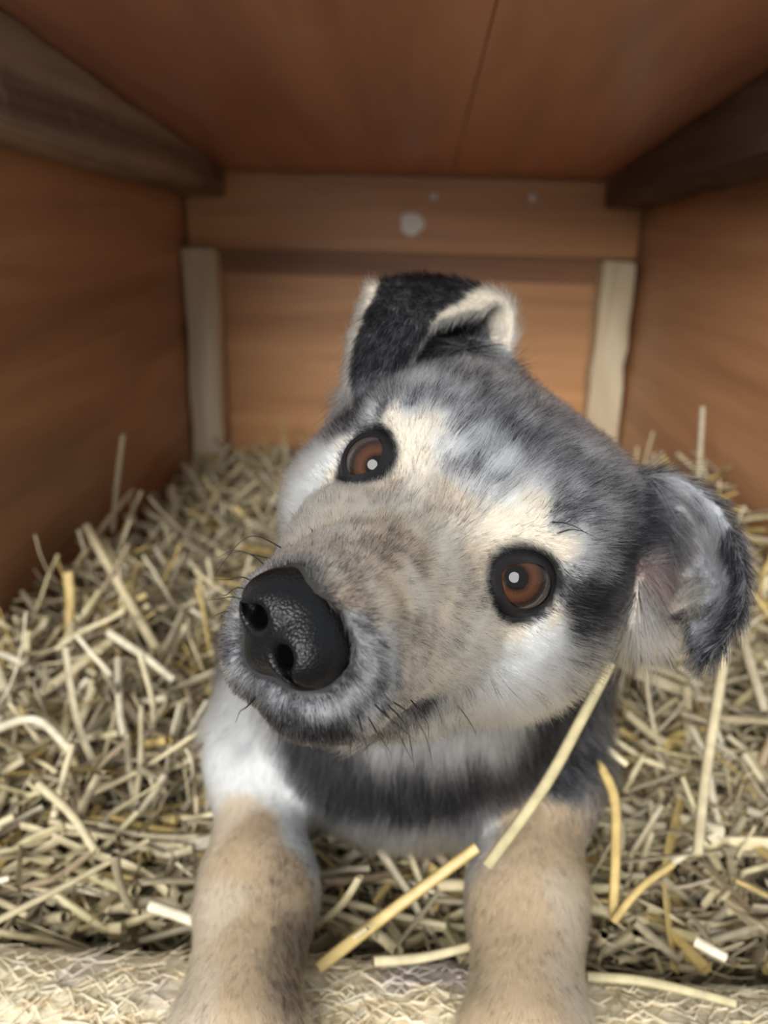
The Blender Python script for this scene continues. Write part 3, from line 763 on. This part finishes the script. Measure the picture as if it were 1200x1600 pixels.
    keep &= ~hit
    region = np.where(headw, 0, np.where(leg >= 0, 2, 1))
    return pts[keep], cs[keep], rad[keep], region[keep]

M_FUR = NT('dog_fur')
_fa = M_FUR.n('Attribute', attribute_name='tint')
if True:
    hb = M_FUR.n('BsdfHairPrincipled'); hb.parametrization = 'COLOR'
    M_FUR.l(_fa.outputs[0], hb.inputs['Color'])
    hb.inputs['Roughness'].default_value = 0.38
    hb.inputs['Radial Roughness'].default_value = 0.55
    hb.inputs['IOR'].default_value = 1.24
    hb.inputs['Random Roughness'].default_value = 0.2
    M_FUR.l(hb.outputs[0], M_FUR.t.nodes['Material Output'].inputs[0])
def fur_object(name, pts, cs, rad, parent):
    n, K = pts.shape[:2]
    hc = bpy.data.hair_curves.new(name)
    hc.add_curves([K] * n)
    hc.attributes['position'].data.foreach_set('vector', pts.astype(np.float32).ravel())
    ra = hc.attributes.get('radius') or hc.attributes.new('radius', 'FLOAT', 'POINT')
    ra.data.foreach_set('value', rad.astype(np.float32).ravel())
    ta = hc.attributes.new('tint', 'FLOAT_COLOR', 'POINT')
    ta.data.foreach_set('color', cs.ravel())
    hc.materials.append(M_FUR.m)
    o = link(name, hc, parent)
    o['kind'] = 'stuff'
    return o
if FUR and len(_cp):
    FP = make_fur(560000)
    fo = fur_object('fur', FP[0], FP[1], FP[2], body)

# ------------------------------------------------------------------ whiskers
WHISKERS = [[(-0.03421, 0.21055, 0.35788), (-0.0446, 0.21788, 0.35921), (-0.05018, 0.21681, 0.35695), (-0.05785, 0.21787, 0.34608)], [(-0.03792, 0.21594, 0.35251), (-0.04767, 0.22244, 0.35131), (-0.05302, 0.22275, 0.35221), (-0.05956, 0.22689, 0.34754)], [(-0.03669, 0.19418, 0.35944), (-0.04278, 0.20205, 0.35999), (-0.04698, 0.20257, 0.36074), (-0.05223, 0.20755, 0.35717)], [(-0.03665, 0.18288, 0.36009), (-0.04292, 0.18976, 0.35909), (-0.04635, 0.18975, 0.35838), (-0.05216, 0.19485, 0.35552)], [(-0.0374, 0.18102, 0.35876), (-0.04387, 0.18748, 0.35717), (-0.04717, 0.1868, 0.35512), (-0.05073, 0.19274, 0.35277)], [(-0.03801, 0.1791, 0.35713), (-0.04465, 0.18536, 0.35539), (-0.04756, 0.1855, 0.35481), (-0.05333, 0.19035, 0.35153)], [(-0.0386, 0.17679, 0.35478), (-0.04471, 0.18287, 0.35259), (-0.04836, 0.18259, 0.35163), (-0.05148, 0.18759, 0.34731)], [(-0.00332, 0.17388, 0.33433), (0.00215, 0.16847, 0.33393), (0.00632, 0.16623, 0.32918), (0.00889, 0.16681, 0.3185)], [(-0.00417, 0.17248, 0.33434), (0.00097, 0.16612, 0.33271), (0.00275, 0.16385, 0.3279), (0.00385, 0.16619, 0.31947)], [(-0.00558, 0.17086, 0.33394), (-0.00169, 0.16508, 0.33329), (0.00118, 0.16287, 0.32855), (0.00345, 0.16619, 0.32139)], [(-0.00719, 0.16878, 0.33669), (-0.00326, 0.16311, 0.33642), (-9e-05, 0.16274, 0.33412), (0.00403, 0.16627, 0.32713)], [(-0.01085, 0.16672, 0.33519), (-0.00922, 0.16049, 0.3343), (-0.008, 0.15919, 0.33076), (-0.00781, 0.16299, 0.32416)], [(-0.01382, 0.16584, 0.33297), (-0.01223, 0.16004, 0.33263), (-0.01168, 0.1593, 0.32991), (-0.01221, 0.16285, 0.32305)], [(0.00144, 0.18801, 0.32638), (0.00486, 0.18236, 0.32551), (0.00722, 0.1813, 0.32234), (0.00793, 0.18454, 0.31488)], [(0.01747, 0.22782, 0.29877), (0.02051, 0.22192, 0.2981), (0.02335, 0.22032, 0.29445), (0.02548, 0.22416, 0.28806)], [(-0.00866, 0.16853, 0.33317), (-0.00544, 0.16241, 0.33221), (-0.00381, 0.16197, 0.32986), (-0.00189, 0.16582, 0.32329)], [(-0.01963, 0.16432, 0.3328), (-0.0187, 0.15887, 0.33311), (-0.01774, 0.15846, 0.33073), (-0.0185, 0.16246, 0.3245)], [(-0.02881, 0.16598, 0.33206), (-0.02895, 0.16058, 0.33219), (-0.02906, 0.16005, 0.32981), (-0.03081, 0.1641, 0.32386)], [(-0.03596, 0.17085, 0.33578), (-0.03781, 0.16509, 0.33588), (-0.03942, 0.16503, 0.33454), (-0.0416, 0.16886, 0.32837)], [(0.04287, 0.21772, 0.36382), (0.04576, 0.21302, 0.36711), (0.04943, 0.21318, 0.36681), (0.05539, 0.21786, 0.36279)], [(0.04087, 0.21876, 0.36714), (0.04471, 0.21329, 0.36891), (0.04842, 0.21307, 0.3676), (0.05295, 0.21806, 0.36341)], [(-0.02673, 0.19895, 0.36452), (-0.02648, 0.20729, 0.36394), (-0.02703, 0.20884, 0.36523), (-0.02905, 0.21582, 0.36436)]]
M_WHISK = NT('whisker_hair'); M_WHISK.b.inputs['Base Color'].default_value = (0.008, 0.007, 0.007, 1); M_WHISK.b.inputs['Roughness'].default_value = 0.4
def whisker_mesh(pts, K=16, S_=5):
    P = np.array(pts); m = len(P)
    Q = np.concatenate([2 * P[:1] - P[1:2], P, 2 * P[-1:] - P[-2:-1]])
    t = np.linspace(0, m - 1, K); i = np.minimum(t.astype(int), m - 2); f = (t - i)[:, None]
    p0, p1, p2, p3 = Q[i], Q[i + 1], Q[i + 2], Q[i + 3]
    C = 0.5 * (2 * p1 + (p2 - p0) * f + (2 * p0 - 5 * p1 + 4 * p2 - p3) * f ** 2 + (3 * p1 - p0 - 3 * p2 + p3) * f ** 3)
    T = unit(np.gradient(C, axis=0)); U = unit(np.cross(T, (0.3, 0.5, 0.8))); W = np.cross(T, U)
    a = np.linspace(0, 2 * math.pi, S_, endpoint=False); r = 0.00027 * (1 - 0.85 * np.linspace(0, 1, K))[:, None, None]
    V = (C[:, None] + r * (np.cos(a)[None, :, None] * U[:, None] + np.sin(a)[None, :, None] * W[:, None])).reshape(-1, 3)
    F = np.array([(i * S_ + k, i * S_ + (k + 1) % S_, (i + 1) * S_ + (k + 1) % S_, (i + 1) * S_ + k) for i in range(K - 1) for k in range(S_)])
    return pydata('whisker', V, F, M_WHISK.m)
for w_ in WHISKERS:
    dog_part('whisker', whisker_mesh(w_))
# ------------------------------------------------------------------ peeled log across the entrance
def log_radius(x, a):
    return 0.0490 + 0.0016 * np.sin(9 * x + 1) + 0.0012 * np.sin(23 * x + 2 * a) + 0.0010 * np.sin(3 * a + 7 * x)
LOG_Y, LOG_Z = 0.243, 0.0815
nx, na = 520, 150
gx = np.linspace(XL - 0.08, XR + 0.08, nx); ga = np.linspace(0, 2 * math.pi, na, endpoint=False)
GX, GA = np.meshgrid(gx, ga, indexing='ij')
def ridge(X, A, seed, fx, fa, n):
    r = np.random.default_rng(seed); o = np.zeros_like(X)
    for _ in range(n):
        o += np.sin(X * r.normal(0, fx) + A * np.round(r.normal(0, fa)) + r.uniform(0, 6.28))
    return o / math.sqrt(n)
rad = log_radius(GX, GA) + 0.00042 * ridge(GX, GA, 1, 60, 22, 14) + 0.00035 * ridge(GX, GA, 2, 260, 30, 14)
st = ridge(GX, GA, 3, 90, 16, 10)
rad += 0.0008 * (st > 0.55)                                                        # lifted shreds
V = np.stack([GX, LOG_Y + rad * np.cos(GA), LOG_Z + rad * np.sin(GA) - 0.010 * (GX - 0.0) * 0.0], -1).reshape(-1, 3)
i, k = np.meshgrid(np.arange(nx - 1), np.arange(na), indexing='ij')
F = np.stack([i * na + k, i * na + (k + 1) % na, (i + 1) * na + (k + 1) % na, (i + 1) * na + k], -1).reshape(-1, 4)
t = NT('peeled_log_wood')
tcx = t.n('TexCoord'); mp = t.n('Mapping'); mp.inputs['Scale'].default_value = (60, 260, 260); t.l(tcx.outputs['Object'], mp.inputs[0])
n1 = t.n('TexNoise', i_Scale=1.0, i_Detail=5.0, i_Roughness=0.65, i_Distortion=1.0); t.l(mp.outputs[0], n1.inputs['Vector'])
n2 = t.n('TexNoise', i_Scale=16.0, i_Detail=3.0); t.l(tcx.outputs['Object'], n2.inputs['Vector'])
c1 = t.ramp(n1.outputs[0], [(0.28, (0.40, 0.28, 0.15)), (0.42, (0.74, 0.60, 0.38)), (0.60, (0.88, 0.80, 0.60))])
f2 = t.ramp(n2.outputs[0], [(0.54, (0, 0, 0)), (0.66, (0.75,) * 3)])
t.l(t.mix(f2, c1, (0.60, 0.53, 0.50)), t.b.inputs['Base Color'])
t.b.inputs['Roughness'].default_value = 0.75
t.b.inputs['Specular IOR Level'].default_value = 0.2
t.bump(n1.outputs[0], 0.7, 0.0012)
logo = link('log', None, None, (0.0, LOG_Y, LOG_Z - 0.05))
tag(logo, 'peeled pale log with shredded surface across the kennel entrance under the paws', 'log')
def at_parent(o, p): o.matrix_parent_inverse = Matrix.Translation(-p.location); return o
at_parent(link('trunk', pydata('trunk', V, F, t.m), logo), logo)
for sx, nm in ((-1, 'sawn_end'), (1, 'sawn_end')):
    xe = (XL - 0.08) if sx < 0 else (XR + 0.08)
    ring = V.reshape(nx, na, 3)[0 if sx < 0 else -1]
    VV = np.concatenate([ring, [[xe + sx * 0.001, LOG_Y, LOG_Z]]])
    at_parent(link(nm, pydata(nm, VV, [((k + 1) % na, k, na) if sx > 0 else (k, (k + 1) % na, na) for k in range(na)], t.m, smooth=False), logo), logo)
for xc in (-0.30, 0.275):
    at_parent(link('cleat', box_mesh('cleat', (xc - 0.03, LOG_Y - 0.035, 0.0), (xc + 0.03, LOG_Y + 0.035, 0.048), M_FLOOR, 0.002), logo), logo)
# splinters standing off the surface
VV, FF = [], []
r = np.random.default_rng(5)
for _ in range(1500):
    x0 = r.uniform(XL, XR); a = r.normal(1.75, 0.55); ln = r.uniform(0.006, 0.026); w = r.uniform(0.0005, 0.0016); lift = abs(r.normal(0, 0.0018)); tw = r.normal(0, 0.16)
    b = len(VV)
    for j in range(4):
        s = j / 3.0; xx = x0 + ln * (s - 0.5); aa = a + tw * s + 0.08 * math.sin(7 * s + a * 9); rr = float(log_radius(xx, aa)) + 0.0012 + lift * s * s
        ww = w * (1 - 0.75 * s) / 0.05
        for q in (-1, 1):
            VV.append((xx, LOG_Y + rr * math.cos(aa + q * ww), LOG_Z + rr * math.sin(aa + q * ww)))
        VV.append((xx, LOG_Y + (rr + w * 0.5) * math.cos(aa), LOG_Z + (rr + w * 0.5) * math.sin(aa)))
    for j in range(3):
        p = b + 3 * j
        FF += [(p, p + 3, p + 5, p + 2), (p + 2, p + 5, p + 4, p + 1), (p + 1, p + 4, p + 3, p)]
sp = at_parent(link('splinters', pydata('splinters', VV, FF, t.m), logo), logo); sp['kind'] = 'stuff'
# ------------------------------------------------------------------ straw bedding
STRAW_COLS = {'pale': (0.60, 0.52, 0.34), 'gold': (0.56, 0.42, 0.17), 'grey': (0.41, 0.355, 0.25), 'white': (0.70, 0.64, 0.49), 'khaki': (0.48, 0.42, 0.25), 'brown': (0.28, 0.215, 0.14)}
def straw_h(x, y):
    h = 0.098 + 0.006 * np.sin(14 * x + 3 * y) + 0.005 * np.sin(11 * y - 4 * x + 1)
    h = h + 0.125 * np.exp(-((x - 0.31) / 0.10) ** 2 - ((y - 0.70) / 0.26) ** 2)
    h = h + 0.030 * np.exp(-((x - 0.20) / 0.10) ** 2 - ((y - 0.42) / 0.10) ** 2)
    h = h + 0.036 * np.exp(-((x + 0.26) / 0.13) ** 2 - ((y - 0.55) / 0.22) ** 2)
    h = h + 0.018 * np.exp(-((x + 0.20) / 0.12) ** 2 - ((y - 0.36) / 0.07) ** 2)
    return h

def straw_material(name, attr):
    t = NT(name)
    if attr:
        a = t.n('Attribute', attribute_name='tint'); base = a.outputs[0]
    else:
        oi = t.n('ObjectInfo'); base = oi.outputs['Color']
    g = t.n('TexCoord'); nz = t.n('TexNoise', i_Scale=140.0, i_Detail=3.0); t.l(g.outputs['Object'], nz.inputs['Vector'])
    v = t.ramp(nz.outputs[0], [(0.3, (0.70, 0.66, 0.60)), (0.7, (1.08, 1.06, 1.0))])
    t.l(t.mix(0.8, base, v, 'MULTIPLY'), t.b.inputs['Base Color'])
    t.b.inputs['Roughness'].default_value = 0.42
    t.b.inputs['Specular IOR Level'].default_value = 0.45
    return t.m
M_STRAW_A, M_STRAW_O = straw_material('straw_mass', True), straw_material('straw_single', False)

SIDES = 6
def sweep(C, r, flat, side=None, taper=0.0):
    """C (K,3) polyline -> verts (K*SIDES,3): elliptical tube"""
    K = len(C)
    T = np.gradient(C, axis=0); T /= np.linalg.norm(T, axis=1, keepdims=True) + 1e-12
    ref = np.array((0, 0, 1.0)) if side is None else np.asarray(side, float)
    if abs(T[0] @ ref) > 0.95: ref = np.array((0, 1.0, 0))
    U = np.cross(ref, T); U /= np.linalg.norm(U, axis=1, keepdims=True) + 1e-12
    W = np.cross(T, U)
    a = np.linspace(0, 2 * math.pi, SIDES, endpoint=False)
    rr = r * (1 - taper * np.linspace(0, 1, K))[:, None, None]
    return (C[:, None] + rr * (np.cos(a)[None, :, None] * U[:, None] + flat * np.sin(a)[None, :, None] * W[:, None])).reshape(-1, 3)
def sweep_faces(K):
    return [(i * SIDES + k, i * SIDES + (k + 1) % SIDES, (i + 1) * SIDES + (k + 1) % SIDES, (i + 1) * SIDES + k) for i in range(K - 1) for k in range(SIDES)]

def stalk_line(r, ln, kind, K=7):
    s = np.linspace(-0.5, 0.5, K)
    C = np.zeros((K, 3)); C[:, 0] = s * ln
    c = r.normal(0, 0.16 if kind != 'curl' else 0.7)
    C[:, 1] = c * ln * (s ** 2) + r.normal(0, 0.012) * ln * np.sin(9 * s)
    C[:, 2] = r.normal(0, 0.12 if kind != 'curl' else 0.5) * ln * s ** 2 + r.normal(0, 0.012) * ln * np.sin(8 * s + 1)
    if kind == 'kink':
        k = r.integers(2, K - 2); an = r.uniform(0.4, 1.3) * r.choice((-1, 1)); el = r.normal(0, 0.4)
        d = C[k:] - C[k]
        ca, sa = math.cos(an), math.sin(an)
        d = np.stack([d[:, 0] * ca - d[:, 1] * sa, d[:, 0] * sa + d[:, 1] * ca, d[:, 2] + d[:, 0] * el], 1)
        C[k:] = C[k] + d
    return C

def free_of_things(P, pad=0.0015):
    if (P[:, 0] < XL + 0.005).any() or (P[:, 0] > XR - 0.005).any() or (P[:, 1] > YB - 0.055).any() or (P[:, 1] < 0.235).any() or (P[:, 2] < 0.004).any(): return False
    if (np.hypot(P[:, 1] - LOG_Y, P[:, 2] - LOG_Z) < 0.0535).any(): return False
    return not (dog_dist(P) < pad).any()

rs = np.random.default_rng(77)
def place(line, x, y, dz, tilt_sd, r):
    yaw = r.uniform(0, 2 * math.pi); tl = r.normal(0, tilt_sd); rl = r.uniform(0, 2 * math.pi)
    M = np.array(Matrix.Rotation(yaw, 3, 'Z') @ Matrix.Rotation(tl, 3, 'Y') @ Matrix.Rotation(rl, 3, 'X'))
    return M, np.array((x, y, float(straw_h(x, y)) + dz))

# --- the mass of straw
VV, FF, CC = [], [], []
nv = 0
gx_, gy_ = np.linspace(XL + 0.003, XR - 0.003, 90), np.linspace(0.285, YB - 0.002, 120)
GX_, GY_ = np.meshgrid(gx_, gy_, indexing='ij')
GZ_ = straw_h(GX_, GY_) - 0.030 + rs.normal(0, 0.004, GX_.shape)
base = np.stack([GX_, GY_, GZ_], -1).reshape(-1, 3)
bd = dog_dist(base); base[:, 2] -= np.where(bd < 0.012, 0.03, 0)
VV.append(base); CC.append(np.tile((0.10, 0.075, 0.04), (len(base), 1)) * rs.uniform(0.6, 1.3, (len(base), 1)))  # dark underlay: its colour stands in for the shade between stalks
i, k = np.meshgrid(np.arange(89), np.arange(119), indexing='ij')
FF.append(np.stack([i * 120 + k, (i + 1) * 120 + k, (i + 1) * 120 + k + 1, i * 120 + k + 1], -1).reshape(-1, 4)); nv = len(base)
names = list(STRAW_COLS)
K = 7; SF = np.array(sweep_faces(K))
def rand_col(r, depth):
    c = np.array(STRAW_COLS[names[r.choice(6, p=(0.28, 0.09, 0.30, 0.08, 0.13, 0.12))]])
    return c * r.uniform(0.75, 1.12)
made = 0
while made < 10500:
    y = 0.27 + (YB - 0.33) * rs.random() ** 1.5
    x = rs.uniform(XL, XR)
    kind = rs.choice(('straight', 'kink', 'curl', 'blade'), p=(0.31, 0.21, 0.26, 0.22))
    ln = rs.uniform(0.022, 0.110) * (0.7 if kind == 'curl' else 1)
    r0, fl = rs.uniform(0.0009, 0.0034), rs.uniform(0.40, 0.95)
    if kind == 'blade': r0, fl = rs.uniform(0.0020, 0.0050), rs.uniform(0.08, 0.20)
    if kind == 'curl': r0, fl = rs.uniform(0.0004, 0.0014), rs.uniform(0.25, 0.8)
    dz = rs.uniform(-0.030, 0.012)
    M, T_ = place(None, x, y, dz, 0.42, rs)
    C = stalk_line(rs, ln, kind, K) @ M.T + T_
    if not free_of_things(C, r0 + 0.001): continue
    VV.append(sweep(C, r0, fl, M[:, 2], rs.uniform(0, 0.5))); FF.append(SF + nv); nv += K * SIDES
    CC.append(np.tile(rand_col(rs, dz), (K * SIDES, 1))); made += 1
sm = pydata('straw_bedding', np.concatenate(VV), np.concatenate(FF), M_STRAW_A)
ca = sm.color_attributes.new('tint', 'FLOAT_COLOR', 'POINT')
CC = np.concatenate(CC); ca.data.foreach_set('color', np.c_[CC, np.ones(len(CC))].astype(np.float32).ravel())
tag(link('straw_bedding', sm), 'deep bed of chopped yellow and grey straw filling the kennel floor', 'straw', kind='stuff')

# --- single stalks on top: individually placed ones first
HERO = [
    ('golden flat straw stalk slanting between the front legs', 'gold', 0.004, 0.35, [(-0.032, 0.2585, 0.138), (-0.004, 0.2767, 0.15), (0.0373, 0.2923, 0.178)]),
    ('long khaki straw stalk leaning against the cheek and right leg', 'khaki', 0.0036, 0.6, [(0.0405, 0.2755, 0.1841), (0.0618, 0.2797, 0.2238), (0.0739, 0.2831, 0.2542), (0.0849, 0.2883, 0.2806)]),
    ('thick pale straw stalk slanting down in the heap on the left', 'pale', 0.0058, 0.6, [(-0.2968, 0.6751, 0.172), (-0.2362, 0.5809, 0.168), (-0.1781, 0.4997, 0.15)]),
    ('pale straw stalk under the thick slanting one on the left', 'white', 0.0042, 0.7, [(-0.2138, 0.5039, 0.16), (-0.1794, 0.4771, 0.158), (-0.1544, 0.4618, 0.15)]),
    ('straw stalk standing upright by the left wall', 'pale', 0.0042, 0.8, [(-0.3231, 0.8, 0.1158), (-0.3137, 0.805, 0.1771), (-0.3058, 0.81, 0.2221)]),
    ('straw stalk standing upright by the right wall', 'grey', 0.0042, 0.8, [(0.2692, 0.72, 0.2122), (0.2669, 0.725, 0.2511), (0.2643, 0.73, 0.2915)]),
    ('golden kinked straw stalk hanging down right of the dog', 'gold', 0.0036, 0.6, [(0.0984, 0.3541, 0.1903), (0.1078, 0.3312, 0.1811), (0.1052, 0.3063, 0.1671), (0.101, 0.2837, 0.1501)]),
    ('long pale straw stalk running down the heap on the right', 'pale', 0.0042, 0.6, [(0.1945, 0.4331, 0.2144), (0.1755, 0.387, 0.1865), (0.1622, 0.3538, 0.169), (0.1501, 0.3197, 0.1553)]),
    ('golden straw stalk slanting up from the kinked one on the right', 'gold', 0.0026, 0.7, [(0.0997, 0.2789, 0.1522), (0.1135, 0.2903, 0.161), (0.1313, 0.3017, 0.1655)]),
    ('thick white straw tube left of the left foreleg', 'white', 0.004, 0.9, [(-0.1178, 0.2921, 0.132), (-0.1006, 0.2869, 0.132), (-0.0831, 0.2814, 0.13)]),
    ('thin long straw stalk crossing the heap at the left edge', 'pale', 0.0022, 0.9, [(-0.179, 0.2598, 0.15), (-0.1526, 0.2859, 0.15), (-0.1257, 0.3175, 0.148)]),
    ('bent pale straw stalk at the left edge of the photo', 'white', 0.0038, 0.6, [(-0.2413, 0.3865, 0.158), (-0.2205, 0.3996, 0.158), (-0.1895, 0.3777, 0.154)]),
    ('pale straw stalk leaning towards the left wall', 'pale', 0.0042, 0.7, [(-0.2813, 0.609, 0.16), (-0.2928, 0.701, 0.16), (-0.3029, 0.8176, 0.158)]),
    ('short white straw piece lying near the right edge', 'white', 0.0036, 0.9, [(0.1393, 0.282, 0.14), (0.1516, 0.2754, 0.138)]),
    ('pale straw stalk lying on the log between the paws', 'pale', 0.0032, 0.7, [(-0.0074, 0.2633, 0.138), (0.0139, 0.2667, 0.138), (0.0365, 0.2725, 0.14)]),
    ('long pale straw strand lying on the log right of the paw', 'khaki', 0.003, 0.4, [(0.0865, 0.2617, 0.138), (0.1089, 0.2605, 0.139), (0.1289, 0.2576, 0.138), (0.1486, 0.2545, 0.136)]),
    ('grey straw stalk tilted in the heap under the drooping ear', 'grey', 0.0046, 0.6, [(0.218, 0.48, 0.2082), (0.2169, 0.448, 0.1934), (0.2201, 0.4216, 0.1738)]),
    ('golden straw stalk lying along the right wall', 'gold', 0.0042, 0.7, [(0.2886, 0.68, 0.1891), (0.2962, 0.63, 0.2118)]),
    ('pale straw stalk crossing behind the right foreleg', 'pale', 0.003, 0.7, [(0.0986, 0.374, 0.183), (0.1077, 0.3614, 0.1866), (0.1201, 0.3534, 0.1812)]),
    ('whitish straw stalk with a broken end in the left heap', 'white', 0.0036, 0.8, [(-0.194, 0.4683, 0.16), (-0.1767, 0.4212, 0.152), (-0.166, 0.3984, 0.15)]),
    ('yellowish straw stalk slanting up from the log at the far left', 'pale', 0.0034, 0.7, [(-0.1982, 0.3526, 0.15), (-0.1717, 0.3318, 0.15), (-0.1502, 0.3105, 0.146)]),
]
def chain(pts, K):
    P = np.array(pts, float); m = len(P)
    if m == 2: return P[0] + (P[1] - P[0]) * np.linspace(0, 1, K)[:, None]
    Q = np.concatenate([2 * P[:1] - P[1:2], P, 2 * P[-1:] - P[-2:-1]])
    t = np.linspace(0, m - 1, K); i = np.minimum(t.astype(int), m - 2); f = (t - i)[:, None]
    p0, p1, p2, p3 = Q[i], Q[i + 1], Q[i + 2], Q[i + 3]
    return 0.5 * (2 * p1 + (p2 - p0) * f + (2 * p0 - 5 * p1 + 4 * p2 - p3) * f ** 2 + (3 * p1 - p0 - 3 * p2 + p3) * f ** 3)
for lab, col, r0, fl, pts in HERO:
    C = chain(pts, 13); c0 = C.mean(0)
    o = link('straw_stalk', pydata('straw_stalk', sweep(C - c0, r0 * 0.75, fl, np.array(CAM_LOC) - c0, 0.15), np.array(sweep_faces(13)), M_STRAW_O), None, c0)
    o.color = (*STRAW_COLS[col], 1)
    tag(o, lab, 'straw stalk', 'loose straw stalks on top of the bedding')
# --- then 280 more from 36 shared shapes
shapes = []
for q in range(36):
    kind = ('straight', 'kink', 'blade', 'straight', 'kink', 'curl')[q % 6]
    ln = rs.uniform(0.05, 0.15); r0, fl = rs.uniform(0.0017, 0.0036), rs.uniform(0.45, 0.95)
    if kind == 'blade': r0, fl = rs.uniform(0.0032, 0.0055), 0.14
    if kind == 'curl': r0 *= 0.5
    C = stalk_line(rs, ln, kind, 11)
    shapes.append((ln, kind, C, pydata('straw_stalk', sweep(C, r0, fl, None, rs.uniform(0, 0.4)), np.array(sweep_faces(11)), M_STRAW_O), r0))
made, used, tries = 0, set(), 0
while made < 279:
    len_, kd_, C, me, r0 = shapes[rs.integers(36)]
    y = 0.275 + (0.62) * rs.random() ** 1.5; x = rs.uniform(XL, XR)
    M, T_ = place(None, x, y, rs.uniform(0.002, 0.020), 0.36, rs)
    P = C @ M.T + T_
    if not free_of_things(P, r0 + 0.002): continue
    cc = P.mean(0)
    colr = rand_col(rs, 0) * 1.05
    tone = min(STRAW_COLS, key=lambda k: sum((a - b) ** 2 for a, b in zip(STRAW_COLS[k], colr)))
    tone = {'pale': 'pale yellow', 'gold': 'golden', 'white': 'whitish', 'khaki': 'khaki'}.get(tone, tone)
    look = {'straight': 'straight', 'kink': 'kinked', 'blade': 'leafy', 'curl': 'curled'}[kd_]
    band = 'near the log' if cc[1] < 0.36 else ('midway back' if cc[1] < 0.52 else 'far back')
    wide = 'by the wall' if (cc[0] < -0.22 or cc[0] > 0.20) else 'beside foreleg' if cc[1] < 0.4 else 'mid heap'
    size = 'short' if len_ < 0.075 else ('long' if len_ > 0.115 else '')
    side = 'left of the dog' if cc[0] < -0.055 else ('right of the dog' if cc[0] > 0.065 else 'between front legs')
    if side.startswith('between'): wide = 'leaning left' if M[0, 0] * M[1, 0] > 0 else 'leaning right'
    lab = ' '.join(w for w in (size, tone, look, 'straw stalk', side, wide, band) if w)
    if lab in used and tries < 60: tries += 1; continue                     # every stalk reads differently
    used.add(lab); tries = 0
    o = link('straw_stalk', me)
    o.matrix_world = Matrix.Translation(T_) @ Matrix(M.tolist()).to_4x4()
    o.color = (*colr, 1)
    tag(o, lab, 'straw stalk', 'loose straw stalks ' + side)
    made += 1
